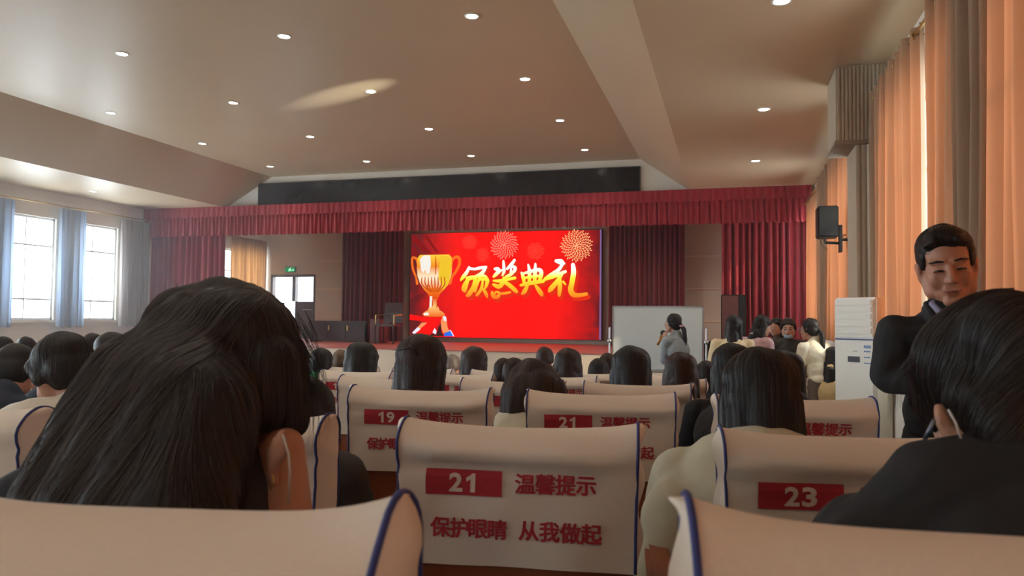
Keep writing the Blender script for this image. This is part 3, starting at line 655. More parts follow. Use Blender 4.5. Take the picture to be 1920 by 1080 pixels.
# ---------------------------------------------------------------- auditorium seats
SWD, STH, CH = .465, .125, .268     # cover width, thickness, cover height
ZT = .945
def make_seat(number, seed, ripple=1.0):
    ek = .009 if seed in (2, 3) else .002
    rnd = random.Random(seed)
    t = empty('auditorium_seat', (0, 0, 0), 0)
    t['label'] = 'x'; t['category'] = 'seat'
    w = SWD/2
    # arch profile (y, z) from rear hem over the top to the front hem
    prof = []
    for k in range(15): prof.append((0.0, ZT-CH + (CH-.05)*k/14))
    for k in range(1, 12):
        a = PI*k/12; prof.append((STH/2-STH/2*math.cos(a)*(1-.0), ZT-.05+.05*math.sin(a)))
    for k in range(15): prof.append((STH, ZT-.05-(CH-.05)*k/14))
    nP = len(prof); NU = 44
    e1, e2, s1, s2 = rnd.uniform(.002, .007), rnd.uniform(.002, .007), rnd.uniform(0, 6), rnd.uniform(0, 6); e1 += ek; e2 += ek
    rise = rnd.choice((-1, 1))
    def disp(u, k):      # u -1..1, profile index; returns outward offset and dz
        y, z = prof[k]; d = ZT-z; rear = k < nP/2
        ears = (e1 if u < 0 else e2)*abs(u)**5
        topness = max(0, 1-d/.10)
        dz = (ears-.008*(1-u*u)*1.0)*topness
        out = 0
        if rear:
            out += .018*math.exp(-((d-.050)/.022)**2)*(1-.5*u**4)*ripple       # slack roll above the crease
            out -= .006*math.exp(-((d-(.080 if seed < 9 else .064))/.008)**2)*ripple
            out += .010*ripple*math.sin(d*60+u*2.4*rise+s1)*math.exp(-((abs(u)-.75)/.35)**2)*max(0, 1-abs(d-.06)/.06)
            for q_, (a_, b_, w_, h2) in enumerate(((.012, .050, .007, .0055), (.030, .046, .006, .004), (.060, -.030, .008, .004))):
                uu = (u*rise+1)/2; out += ripple*h2*math.exp(-((d-(a_+b_*uu*uu+.004*math.sin(u*4+s1+q_)))/w_)**2)*(.35+.65*uu)
            out += .0018*math.sin(u*7+s2+d*22)*(1-topness)
            out += .003*math.sin(u*3.1+s1)*min(1, max(0, (d-.2)/.1))
        else: out += .003*math.sin(u*5+z*40+s1)
        return out, dz
    def S(u, k):
        y, z = prof[k]; o, dz = disp(u, k); ww = w*(1-.012*math.cos(k/nP*2*PI))
        return Vector((u*ww, y-o if k < nP/2 else y+o, z+dz))
    V = []; Fc = []
    for k in range(nP):
        for i in range(NU+1): V.append(tuple(S(-1+2*i/NU, k)))
    for k in range(nP-1):
        for i in range(NU): q = k*(NU+1)+i; Fc.append((q, q+1, q+NU+2, q+NU+1))
    # gussets
    for sgn in (-1, 1):
        half = nP//2; NG = 6; base = len(V)
        for k in range(half+1):
            a, b = S(sgn, k), S(sgn, nP-1-k)
            for j in range(NG+1):
                f = j/NG; p = a.lerp(b, f); p.x += sgn*.012*math.sin(PI*f)*(1+.5*math.sin(k*.9+s1)); V.append(tuple(p))
        for k in range(half):
            for j in range(NG):
                q = base+k*(NG+1)+j; f = (q, q+1, q+NG+2, q+NG+1); Fc.append(f if sgn < 0 else f[::-1])
    cv = obj('seat_cover', (V, Fc), M_cover, t, True)
    for sgn in (-1, 1):
        pts = []
        for k in range(nP):
            p = S(sgn, k); wob = .005*math.sin(k*.8+s2)*(1 if 8 < k < nP-8 else .3); pts.append((p.x+sgn*.001, p.y+wob*.6, p.z+.001))
        obj('piping', tube(B(), pts, .0031, 7), M_pipe, cv, True)
    def onrear(x, z):
        d = ZT-z; u = max(-1, min(1, x/w)); kf = (z-(ZT-CH))/(CH-.05)*14; kf = max(0, min(14, kf)); k0 = int(kf); k1 = min(14, k0+1); f = kf-k0
        return -(disp(u, k0)[0]*(1-f)+disp(u, k1)[0]*f)
    def put(vs, fs, name, m, lift):
        # subdivide long edges so the print follows the cloth
        bm = B(); vv = [bm.verts.new((p.x, 0, p.y)) for p in vs]
        for f in fs:
            try: bm.faces.new([vv[i] for i in f])
            except ValueError: pass
        if name == 'number_patch': bmesh.ops.subdivide_edges(bm, edges=bm.edges[:], cuts=14, use_grid_fill=True)
        for v in bm.verts: v.co.y = onrear(v.co.x, v.co.z)-lift
        obj(name, bm, m, cv)
    zt = ZT-.010+(.018 if seed >= 9 else 0)
    px0, px1, pz0, pz1 = -.177, -.025, zt-.123, zt-.074
    put([Vector((px0, pz0, 0)), Vector((px1, pz0, 0)), Vector((px1, pz1, 0)), Vector((px0, pz1, 0))], [(0, 1, 2, 3)], 'number_patch', M_print, .0030)
    cx0, cz0, hh_ = (px0+px1)/2, (pz0+pz1)/2, .036
    for ci, ch in enumerate(number):
        xc = cx0+(-.0155 if ci == 0 else .0155)
        if ch == '1':
            pts = [(-.002, -.5), (-.002, .18), (-.010, .06), (-.0105, .28), (-.002, .40), (.001, .5), (.0075, .5), (.0075, -.5)]
            vs, fs = [Vector((xc+x, cz0+z*hh_, 0)) for x, z in pts], [(0, 1, 6, 7), (1, 2, 3, 4), (1, 4, 5, 6)]
        else:
            vs, fs = text_mesh(ch, .05, .0016); xs = [v.x for v in vs]; zs = [v.y for v in vs]; w_ = max(xs)-min(xs); h_ = max(zs)-min(zs)
            vs = [Vector(((v.x-(max(xs)+min(xs))/2)/w_*.027+xc, (v.y-(max(zs)+min(zs))/2)/h_*hh_+cz0, 0)) for v in vs]
        put(vs, fs, 'digit', M_pnum, .0042)
    for (s, x0, x1, zc) in (('温馨提示', .001, .157, zt-.096), ('保护眼睛', -.165, -.014, zt-.186), ('从我做起', .008, .168, zt-.186)):
        n = len(s); pitch = (x1-x0)/n
        for q, ch in enumerate(s):
            vs, fs = text_mesh(ch, .0405, 0)
            cx = sum(v.x for v in vs)/len(vs); zc_ = (min(v.y for v in vs)+max(v.y for v in vs))/2; xm = (min(v.x for v in vs)+max(v.x for v in vs))/2
            if q == 0 or True:
                vs = [Vector((v.x-xm+x0+pitch*(q+.5), v.y-zc_+zc, 0)) for v in vs]
            V3, F3 = [], []
            for dx_, dz_ in ((-.0014, -.0004), (-.0014, .0004), (.0014, -.0004), (.0014, .0004), (0, .0010), (0, -.0010), (0, 0)):
                F3 += [tuple(i+len(V3) for i in f) for f in fs]; V3 += [Vector((v.x+dx_, v.y+dz_, 0)) for v in vs]
            put(V3, F3, 'lettering', M_print, .0030)
    # the wooden shell, cushion and armrests
    obj('backrest', mbox(-w+.012, w-.012, .012, STH-.012, .40, ZT-.03, bev=.01), M_wood, t)
    obj('seat_cushion', mbox(-w+.03, w-.03, STH, STH+.46, .36, .46, bev=.03), M_seatf, t)
    for sgn in (-1, 1):
        x = sgn*(w+.055)
        obj('armrest', mbox(x-.03, x+.03, .03, .46, .62, .655, bev=.01), M_wood, t)
        obj('side_panel', mbox(x-.022, x+.022, .05, .42, -.04, .62, bev=.008), M_wood, t)
    return t
def copy_tree(o, parent=None):
    c = o.copy(); C.objects.link(c)
    if parent: c.parent = parent
    for ch in [x for x in bpy.data.objects if x.parent == o]: copy_tree(ch, c)
    return c
protos = {}
A8 = math.radians(8)
def place_seat(number, anchor, s, label, seed=1, ang=A8, ripple=1.0):
    key = (number, seed); first = key not in protos
    if first: protos[key] = make_seat(number, seed, ripple)
    o = protos[key] if first else copy_tree(protos[key])
    c = Vector((anchor[0]+(s-SWD/2)*math.cos(ang), anchor[1]+(s-SWD/2)*math.sin(ang), 0))
    o.location = (c.x, c.y, zf(anchor[1])+(0 if 1 < anchor[1] < 2 else .023 if anchor[1] > 2 else .022 if number == '23' else .012)); o.rotation_euler = (0, 0, ang)
    tag(o, label, 'seat', 'covered auditorium seats'); return o
r0 = (-.24, .48); r1 = (-.17, 1.45); r2 = (-.165, 2.42); r3 = (-.165, 3.4)
place_seat('21', r0, 0, 'nearest covered seat at the lower left with a wavy blue piping corner', 2)
place_seat('23', r0, .225+SWD, 'nearest covered seat at the lower right, in front of the person in black', 3)
place_seat('21', r1, 0, 'cream covered seat number 21 in full view in the middle foreground', 5)
place_seat('19', r1, -.64, 'cream covered seat mostly hidden behind the long haired girl, its right side showing', 6)
place_seat('17', r1, -1.31, 'cream covered seat at the far left edge below the person with a white collar', 7)
place_seat('23', r1, .166+SWD, 'cream covered seat number 23 left of the person in black', 8)
place_seat('21', r2, 0, 'cream covered seat number 21 directly behind the front number 21 seat', 9)
place_seat('19', r2, -.60, 'cream covered seat number 19 in front of the girl with a hair clip', 10)
place_seat('23', r2, .60, 'cream covered seat behind the round dark head, its red characters at the aisle', 11)
for s, n, l in ((.0, '21', 'covered seat showing a strip at the right of the second number 21 seat'), (-.57, '19', 'covered seat in the third row with only the 9 of its number showing'), (-1.17, '17', 'covered seat partly behind the number 19 seat, a bit of red patch showing')):
    place_seat(n, r3, s, l, 9+len(l) % 3, math.radians(6))
r4 = (-.13, 4.4)
for s, n, l in ((0, '21', 'fourth row covered seat top under the girls with long hair near the whiteboard'), (-.62, '19', 'fourth row covered seat top between the dark heads in the middle'), (-1.24, '17', 'fourth row covered seat top right of the head with a hair clip'), (-1.88, '15', 'fourth row covered seat top under the black bob haircut')):
    place_seat(n, r4, s, l, 9, math.radians(5))
r5 = (-.13, 5.4)
for s, n, l in ((.02, '21', 'fifth row seat top under the whiteboard girl'), (-.62, '19', 'fifth row seat top left of the tall dark head by the whiteboard'), (-1.26, '17', 'fifth row seat top behind the short haired boy'), (-1.88, '15', 'fifth row seat top next to the dark brown bob'), (-2.5, '13', 'fifth row seat top behind the head with a hair clip')):
    place_seat(n, r5, s, l, 9, math.radians(3))

# ---------------------------------------------------------------- people
def rot3(yaw, pitch=0, roll=0):   # yaw: + turns to the left (ccw), pitch: + looks up, roll: + tilts to its right
    return Matrix.Rotation(yaw, 3, 'Z') @ Matrix.Rotation(pitch, 3, 'X') @ Matrix.Rotation(roll, 3, 'Y')
def head_prims(h, R, s=1.0):
    P = []
    def e(c, r): P.append(ell(h+R@(Vector(c)*s), Vector(r)*s, R))
    def c(a, b, ra, rb=None): P.append(cap(h+R@(Vector(a)*s), h+R@(Vector(b)*s), ra*s, (ra if rb is None else rb)*s))
    e((0, -.012, .038), (.074, .092, .080)); e((0, .022, -.02), (.063, .062, .085)); e((0, .03, -.072), (.050, .048, .040)); c((-.012, .066, -.100), (.012, .066, -.100), .017)
    for q in (-1, 1):
        e((q*.038, .050, -.030), (.022, .026, .034)); c((q*.050, .02, -.075), (q*.058, -.005, -.03), .022)
        c((q*.012, .078, .022), (q*.046, .066, .024), .010, .009)
        c((q*.022, .079, -.001), (q*.040, .073, -.001), .0085, .008)      # eyelids
        e((q*.078, -.006, -.012), (.007, .019, .031)); e((q*.083, -.012, .002), (.006, .012, .016)); e((q*.076, 0, -.036), (.006, .009, .011))
        e((q*.012, .094, -.036), (.008, .009, .007))
    c((0, .086, .012), (0, .106, -.030), .008, .0115)
    c((-.017, .082, -.060), (.017, .082, -.060), .0085); c((-.014, .081, -.071), (.014, .081, -.071), .0085)
    return P
def hand_prims(wr, d, n, s=1.0, curl=.5, side=1):
    # wr wrist, d direction of the fingers, n palm normal
    d = d.normalized(); x = d.cross(n).normalized(); P = [cap(wr, wr+d*.02*s, .024*s, .026*s)]
    pc = wr+d*.05*s
    M = Matrix((x, d, n)).transposed(); P.append(ell(pc, (.038*s, .045*s, .014*s), M))
    for k, (off, L) in enumerate(((-.029, .062), (-.010, .074), (.010, .070), (.028, .054))):
        p = wr+d*.088*s+x*off*s; dd = d.copy(); r = .0085*s
        for q in range(3):
            p2 = p+dd*L/3*s*(1.1 if q == 0 else .95); P.append(cap(p, p2, r, r*.92)); p = p2; r *= .92
            dd = (dd*math.cos(curl)+n*math.sin(curl)).normalized() if q == 0 else (dd+n*curl*.8).normalized()
    th = wr+d*.035*s+x*(-.030*side)*s; t2 = th+(d*.5-x*.75*side+n*.4).normalized()*.036*s; t3 = t2+(d*.8-x*.2*side+n*.5).normalized()*.03*s
    P += [cap(th, t2, .012*s, .0105*s), cap(t2, t3, .0105*s, .009*s)]
    return P
def person(label, h, hy=0, hp=0, hr=0, by=None, pose='sit', hair='long', hm=None, jm=None, skin=None, group=None, vox=.012, s=1.0, pelvis=None, arms=None, tm=None, hairx=None, hands=False, extra=None, lean=.10, fat=1.0, collar=None, hvox=None, sh=.165, gz=None, bodyx=None, hsm=2, jx=None, drop=.055, groomn=0, flow=None):
    hm = hm or M_hair; skin = skin or M_skin; tm = tm or M_trous; jm = jm or cloth('black', (28, 28, 32)); by = hy if by is None else by
    R = rot3(hy, hp, hr); RB = rot3(by); f = RB@Vector((0, 1, 0)); sd = RB@Vector((1, 0, 0)); up = Vector((0, 0, 1))
    h = Vector(h); c7 = h+R@Vector((0, -.045*s, -.125*s))-up*.02*s - f*.01
    g = gz if gz is not None else zf(h.y)
    if pelvis is None and pose == 'sit':
        ys_ = [a_[1]+(h.x-a_[0])*math.tan(g_) for a_, g_ in (((-.24, .48), A8), ((-.17, 1.45), A8), ((-.165, 2.42), A8), ((-.165, 3.4), .105), ((-.13, 4.4), .087), ((-.13, 5.4), .052), ((-.13, 6.4), .05), ((-.13, 7.4), .05))]
        ok_ = [y for y in ys_ if y < h.y-.12]
        if ok_: pelvis = (h.x, max(ok_)+.30, g+.57)
    if pelvis is None:
        q = c7-f*lean; pelvis = Vector((q.x, q.y, g+(.57 if pose == 'sit' else .88*s)))
    pelvis = Vector(pelvis); base = Vector((pelvis.x, pelvis.y, g))
    root = empty('person', base, 0, label, 'person', group)
    shl = [c7-up*drop*s+sd*q*sh*s+f*.005 for q in (-1, 1)]
    if arms is None:
        arms = []
        for q, S_ in zip((-1, 1), shl):
            el = S_-up*.25*s+f*(.07 if pose == 'sit' else .0)+sd*q*.05
            wrp = el+(f*.20-sd*q*.09-up*.03 if pose == 'sit' else f*.16-up*.14-sd*q*.02)
            arms.append((el, wrp))
    if pose == 'sit':
        legs = [(pelvis+sd*q*.09-up*.02, pelvis+f*.40+sd*q*.11-up*.05, Vector((*(pelvis+f*.44+sd*q*.11).xy, g+.08))) for q in (-1, 1)]
    else:
        legs = [(pelvis+sd*q*.085, Vector((*(pelvis+sd*q*.095+f*.03).xy, g+.47*s)), Vector((*(pelvis+sd*q*.10).xy, g+.08))) for q in (-1, 1)]
    # body
    P = head_prims(h, R, s); P.append(cap(h+R@Vector((0, -.02*s, -.07*s)), c7, .050*s, .054*s))
    ch = c7.lerp(pelvis, .34); be = c7.lerp(pelvis, .72)
    ax = (c7-pelvis).normalized(); xx = (sd-ax*sd.dot(ax)).normalized(); yy = ax.cross(xx); T = Matrix((xx, yy, ax)).transposed()
    P += [ell(ch, (.13*s, .085*s, .17*s), T), ell(be, (.12*s, .08*s, .16*s), T), ell(pelvis, (.13*s, .09*s, .10*s), T), cap(c7, ch, .06*s), cap(shl[0], shl[1], .042*s)]
    for q, (S_, (el, wrp)) in zip((-1, 1), zip(shl, arms)):
        P += [cap(S_, el, .040*s, .032*s), cap(el, wrp, .031*s, .022*s)]
        d = (wrp-el).normalized(); n = (-sd*q*.9-up*.3); n = (n-d*n.dot(d)).normalized()
        P += hand_prims(wrp, d, n, s, .6, q)
    for a, k, b_ in legs: P += [cap(a, k, .062*s, .045*s), cap(k, b_, .042*s, .03*s), ell(b_+f*.06-up*.04, (.035, .10, .03), RB)]
    if bodyx: P += bodyx(lambda v: h+R@(Vector(v)*s))
    blob('body', P, skin, root, vox, 2, base)
    # clothes
    J = [ell(ch, (.168*s*fat, .122*s*fat, .19*s), T), ell(be, (.155*s*fat, .118*s*fat, .19*s), T), ell(pelvis+ax*.02, (.165*s*fat, .125*s*fat, .11*s), T), cap(shl[0], shl[1], .060*s*fat), cap(c7-up*.03*s, ch, .085*s)]
    for S_, (el, wrp) in zip(shl, arms):
        J += [cap(S_, el, .062*s*fat, .052*s*fat), cap(el, el.lerp(wrp, .93), .052*s*fat, .040*s*fat)]
    if collar != 'none': J += [cap(c7+(R@Vector((0, -.012, 0)))+up*.012*s, c7-up*.02*s, .066*s, .085*s)]
    if jx: J += jx
    def wr_(p):
        n_ = noise.noise_vector(p*9)*.008+noise.noise_vector(p*22)*.004
        return p+n_
    blob('jacket', J, jm, root, vox, 3, base, warp=wr_)
    T2 = [ell(pelvis-up*.02, (.16*s, .115*s, .12*s), RB)]
    for a, k, b_ in legs: T2 += [cap(a, k, .085*s, .065*s), cap(k, b_+up*.02, .062*s, .048*s)]
    blob('trousers', T2, tm, root, max(vox, .014), 3, base)
    for a, k, b_ in legs: blob('shoe', [ell(b_+f*.06-up*.042, (.044, .125, .038), RB), ell(b_-up*.01, (.04, .05, .05), RB)], M_shoe, root, .012, 2, base)
    # hair
    Hh = []
    def e(c, r): Hh.append(ell(h+R@(Vector(c)*s), Vector(r)*s, R))
    def c(a, b, ra, rb=None): Hh.append(cap(h+R@(Vector(a)*s), h+R@(Vector(b)*s), ra*s, (ra if rb is None else rb)*s))
    L = lambda v: h+R@(Vector(v)*s)
    if hair == 'man':
        e((0, -.020, .052), (.081, .094, .077)); e((0, .026, .094), (.060, .056, .034)); e((0, -.06, .0), (.070, .044, .06)); 
        for q in (-1, 1): e((q*.064, -.010, .035), (.017, .052, .045)); c((q*.03, .072, .088), (q*.055, .050, .075), .014, .010)
    else:
        wk = 1.12 if hair in ('bob', 'long') and pose == 'sit' else 1.0
        e((0, -.022, .046), (.086*wk, .097, .085)); e((0, -.05, -.005), (.080*wk, .062, .085))
        if hair in ('bang', 'long', 'bob'): c((-.05, .052, .062), (.05, .052, .062), .024)
        for q in (-1, 1): c((q*.070, .02, .05), (q*.078, -.01, -.02), .022, .018)
    if hair in ('long',):
        for q in (-1, 1):
            Hh += [cap(L((q*.072, -.02, .0)), L((q*.078, -.03, -.10))-up*.02, .034*s, .034*s), cap(L((q*.078, -.03, -.10))-up*.02, L((q*.07, -.05, -.12))-up*.22-f*.03, .034*s, .022*s)]
        Hh += [cap(L((0, -.06, 0)), L((0, -.075, -.12))-up*.04, .062*s, .058*s), cap(L((0, -.075, -.12))-up*.04-f*.03, L((0, -.06, -.12))-up*.24-f*.09, .055*s, .035*s), cap(L((-.04, -.07, -.1)), L((-.04, -.06, -.12))-up*.22-f*.09, .045*s, .03*s), cap(L((.04, -.07, -.1)), L((.04, -.06, -.12))-up*.22-f*.09, .045*s, .03*s)]
    if hair == 'bob':
        for q in (-1, 1): c((q*.072, -.01, .0), (q*.076, -.02, -.10), .030, .026)
        c((0, -.06, 0), (0, -.065, -.11), .062, .05); c((-.04, -.055, 0), (-.045, -.05, -.12), .045, .035); c((.04, -.055, 0), (.045, -.05, -.12), .045, .035)
    if hair == 'pony':
        a = L((0, -.115, .0)); Hh += [cap(L((0, -.09, .02)), a, .03*s, .016*s), cap(a, a-f*.045-up*.07, .018*s, .030*s), cap(a-f*.045-up*.07, a-f*.06-up*.18, .030*s, .026*s), cap(a-f*.06-up*.18, a-f*.06-up*.32, .026*s, .010*s)]
        root['t'] = 1
    if hairx: Hh += hairx(L, R, f, sd, up, s)
    def hw(p):
        q = (p-h); v = Vector((q.x*20, q.y*20, q.z*3)); return p+noise.noise_vector(v)*.005
    ho = blob('hair', Hh, hm, root, hvox or max(.008, vox*.7), hsm, base, warp=hw)
    if 't' in root: del root['t']
    if groomn: groom(root, ho, flow or (lambda p: Vector((0, 0, -1))+R@Vector((0, -.25, 0))), groomn, base)
    if extra: extra(root, base, L, R, f, sd, up, s)
    return root
from mathutils.bvhtree import BVHTree
M_strand = mat('hair_strand', (58, 48, 44), .38, noise_amt=.2, spec=.4)  # lightened tone imitates highlights among the hair
def groom(root, ho, flow, n, base, step=.011, steps=10, r=.0006):
    me = ho.data; V = [v.co.copy() for v in me.vertices]
    bv = BVHTree.FromPolygons(V, [tuple(p.vertices) for p in me.polygons]); rr = random.Random(len(V)); bm = B()
    cam_l = Vector((0, 0, EYE))-base; k = 0; tries = 0
    while k < n and tries < n*8:
        tries += 1; v = me.vertices[rr.randrange(len(V))]
        if v.normal.dot((cam_l-v.co).normalized()) < -.15: continue
        p = v.co.copy(); pts = []
        for q in range(steps):
            c_, nn_, i_, d_ = bv.find_nearest(p)
            if c_ is None: break
            pts.append(c_+nn_*(.0004+.0012*math.sin(PI*q/steps)))
            f_ = flow(c_+base); f_ = f_-nn_*f_.dot(nn_)
            if f_.length < .05: break
            j_ = Vector((rr.uniform(-1, 1), rr.uniform(-1, 1), rr.uniform(-1, 1)))*.06
            p = c_+(f_.normalized()+j_)*step
        if len(pts) > 3: tube(bm, pts, [r*(1-.75*i/(len(pts)-1)) for i in range(len(pts))], 3); k += 1
    return obj('hair_strands', bm, M_strand, root, True)
def add_strands(root, base, name, lines, m, r=.0009):
    bm = B()
    for pts in lines: tube(bm, [Vector(p)-base for p in pts], [r*(1-.8*i/(len(pts)-1)) for i in range(len(pts))], 4)
    return obj(name, bm, m, root, True)
def part_blob(root, base, name, prims, m, vox=.003, sm=1): return blob(name, prims, m, root, vox, sm, base)

# --- long haired girl, left foreground
def hxA(L, R, f, sd, up, s):
    o = []
    # hair sheet falling over her shoulder and back to the lower left
    for (a, b, c_, r1_, r2_, r3_) in (((-.06, -.04, .06), (250, 715, .90), (105, 950, .77), .055, .07, .06), ((-.03, -.07, .04), (300, 740, .86), (165, 970, .75), .07, .075, .065), ((-.03, -.07, .04), (345, 770, .84), (240, 980, .74), .07, .075, .065), ((0, -.08, .02), (385, 790, .84), (310, 990, .74), .07, .07, .065), ((0, -.08, .02), (400, 800, .84), (365, 990, .74), .07, .058, .045), ((.02, -.08, -.0), (425, 800, .87), (400, 1000, .80), .058, .042, .032), ((-.075, -.01, .05), (195, 780, .92), (60, 960, .80), .045, .05, .04)):
        p = L(a); q = at(b[0], b[1], Y=b[2]); t_ = at(c_[0], c_[1], Y=c_[2]); o += [cap(p, q, r1_, r2_), cap(q, t_, r2_, r3_)]
    o += [cap(at(520, 675, Y=1.0), at(548, 790, Y=.975), .048, .028), cap(at(500, 690, Y=.96), at(495, 775, Y=.93), .05, .03), ell(at(430, 640, Y=.98), (.095, .09, .085))]
    return o
def bxA(L):
    e = at(520, 850, Y=.862)
    M = rot3(.5, 0, .25)
    rim = [at(x, y, Y=.85) for x, y in ((511, 882), (506, 852), (512, 830), (524, 821), (533, 834), (531, 856))]
    return [cap(a_, b_, .0062) for a_, b_ in zip(rim, rim[1:])]+[ell(e, (.010, .021, .036), M), ell(e+Vector((-.004, -.002, -.035)), (.007, .011, .012)), cap(at(520, 850, Y=.93), at(530, 960, Y=.90), .030, .038), cap(at(536, 835, Y=.94), at(550, 960, Y=.90), .026, .026), cap(at(500, 850, Y=.95), at(505, 960, Y=.92), .03, .03)]
def exA(root, base, L, R, f, sd, up, s):
    # wisps on the right side of the head and fine fly-aways
    rr = random.Random(3); ls = []
    for k in range(70):
        x0 = rr.uniform(560, 598); y0 = rr.uniform(600, 740); x1 = x0+rr.uniform(-4, 26); n = rr.uniform(14, 32); p = [at(x0-15, y0-20, Y=1.0)]
        for q in range(1, 5): p.append(at(x0+(x1-x0)*math.sin(q*.6)+rr.uniform(-2, 2), y0+n*q, Y=1.01+.01*rr.random()))
        ls.append(p)
    for k in range(120):
        t_ = rr.uniform(0, 1); x0 = 330-250*t_+rr.uniform(-25, 10); y0 = 570+330*t_**1.1; ls.append([at(x0+20, y0-40, Y=.98), at(x0, y0, Y=.98), at(x0-20*rr.random()-8, y0+60, Y=.98), at(x0-45, y0+130, Y=.98)])
    add_strands(root, base, 'loose_strands', ls, M_hair, .00045)
    obj('mask_loop', tube(B(), [at(530, 815, Y=.845)-base, at(541, 850, Y=.842)-base, at(544, 885, Y=.842)-base, at(541, 945, Y=.842)-base], .0016, 6), mat('loop_white', (200, 196, 190), .6), root, True)
    obj('ear_stud', tube(B(), [at(511, 890, Y=.835)-base, at(513, 903, Y=.832)-base, at(508, 916, Y=.832)-base], .0018, 6), M_brass, root, True)
h = at(425, 705, Y=1.02)
person('girl with long black hair leaning over in the left foreground', h, math.radians(-38), math.radians(-38), math.radians(-8), by=math.radians(8), hair='none', vox=.007, s=1.12, hairx=hxA, extra=exA, bodyx=bxA, hsm=14, sh=.14, collar='none', drop=.085, groomn=1500, flow=lambda p: (at(90, 960, Y=.80)-at(390, 560, Y=1.0)) if p.x < at(480, 700, Y=.95).x else Vector((-.02, 0, -1)), pelvis=(-.62, .76, zf(.5)+.57), jm=cloth('charcoal', (42, 44, 50)), hvox=.006)

# --- person in black, right foreground
def hxB(L, R, f, sd, up, s):
    g = lambda x, y, Y: at(x, y, Y=Y)
    return [ell(g(1882, 690, 1.08), (.105, .11, .098)), ell(g(1795, 705, 1.12), (.055, .075, .048)), cap(g(1770, 690, 1.13), g(1738, 745, 1.10), .034, .024), cap(g(1800, 668, 1.1), g(1780, 730, 1.06), .042, .030), cap(g(1860, 750, 1.0), g(1880, 800, .98), .05, .04), cap(g(1860, 630, 1.05), g(1850, 750, 1.02), .05, .038), cap(g(1905, 640, 1.0), g(1890, 760, 1.0), .06, .045)]
def bxB(L):
    e = at(1773, 798, Y=1.0); M = rot3(-.45, 0, -.3)
    return [ell(e, (.009, .019, .031), M), ell(e+Vector((.006, 0, -.028)), (.007, .01, .012)), cap(at(1830, 770, Y=1.05), at(1845, 860, Y=1.0), .042, .045)]
def exB(root, base, L, R, f, sd, up, s):
    rr = random.Random(5); ls = []
    for k in range(150):
        a = rr.uniform(0, 1); x0 = 1900-185*a+rr.uniform(-8, 8); y0 = 540+(a**2)*150; ls.append([at(x0, y0, Y=1.06), at(x0-22, y0+10, Y=1.07), at(x0-42-10*rr.random(), y0+38, Y=1.08), at(x0-48, y0+85+30*rr.random(), Y=1.08)])
    for k in range(60): 
        x0 = rr.uniform(1700, 1750); y0 = rr.uniform(740, 780); ls.append([at(x0, y0-50, Y=1.07), at(x0+4, y0-5, Y=1.07), at(x0-rr.uniform(0, 10), y0+30, Y=1.07)])
    add_strands(root, base, 'loose_strands', ls, M_hairb, .0006)
    obj('glasses_arm', tube(B(), [at(1752, 786, Y=.98)-base, at(1733, 826, Y=.985)-base], .0024, 6), mat('steel_blue', (120, 130, 145), .3, metal=.8), root, True)
    obj('mask_loop', tube(B(), [at(1778, 768, Y=.965)-base, at(1792, 792, Y=.955)-base, at(1802, 822, Y=.955)-base], .0013, 6), mat('loop_white', (200, 196, 190), .6), root, True)
h = at(1868, 785, Y=1.12)
person('person in a black jacket with dark bent head in the right foreground', h, math.radians(14), math.radians(-34), math.radians(8), by=math.radians(6), hair='none', vox=.007, s=1.0, hairx=hxB, extra=exB, bodyx=bxB, hsm=14, sh=.18, groomn=1100, flow=lambda p: Vector((-.9, 0, -.5-2.5*max(0, at(1900, 560, Y=1.08).x-p.x)/.2)), jx=[cap(at(1640, 1030, Y=.95), at(1765, 945, Y=.97), .055, .07), cap(at(1765, 945, Y=.97), at(1900, 925, Y=.98), .07, .07), cap(at(1900, 925, Y=.98), at(2060, 935, Y=1.0), .07, .065)], jm=cloth('black', (30, 30, 33)), pelvis=(.36, .78, zf(.5)+.57), hvox=.006, fat=1.2, hm=M_hair)

# --- left person with white collar
h = at(118, 705, Y=1.95)
def exC(root, base, L, R, f, sd, up, s):
    obj('glasses_arm', tube(B(), [L((.083, .01, .005))-base, L((.08, .09, .0))-base], .002, 6), M_alu, root)
person('short haired student bending over at the left with an ear showing and a white collar', h, math.radians(75), math.radians(-35), 0, by=math.radians(20), hair='short', vox=.009, s=1.05, jm=cloth('cream_white', (206, 202, 190)), extra=exC, lean=.15, groomn=300)
h = at(212, 668, Y=3.4); person('dark haired head behind the bending student at the left', h, .3, -.3, 0, by=.1, hair='bob', vox=.014, jm=cloth('navy', (36, 44, 60)))
h = at(28, 700, Y=2.7); person('student in dark navy at the left frame edge', h, .6, -.6, 0, by=.1, hair='short', vox=.014, jm=cloth('navy', (36, 44, 60)))

# --- dark sleeved neighbour half hidden behind the long haired girl
h = at(560, 790, Y=1.98)
person('student in a dark grey jacket whose sleeve shows beside the number 21 seat', h, 0, -.8, 0, by=.1, hair='bob', vox=.012, jm=cloth('dark_grey', (56, 56, 58)), sh=.2, fat=1.2)

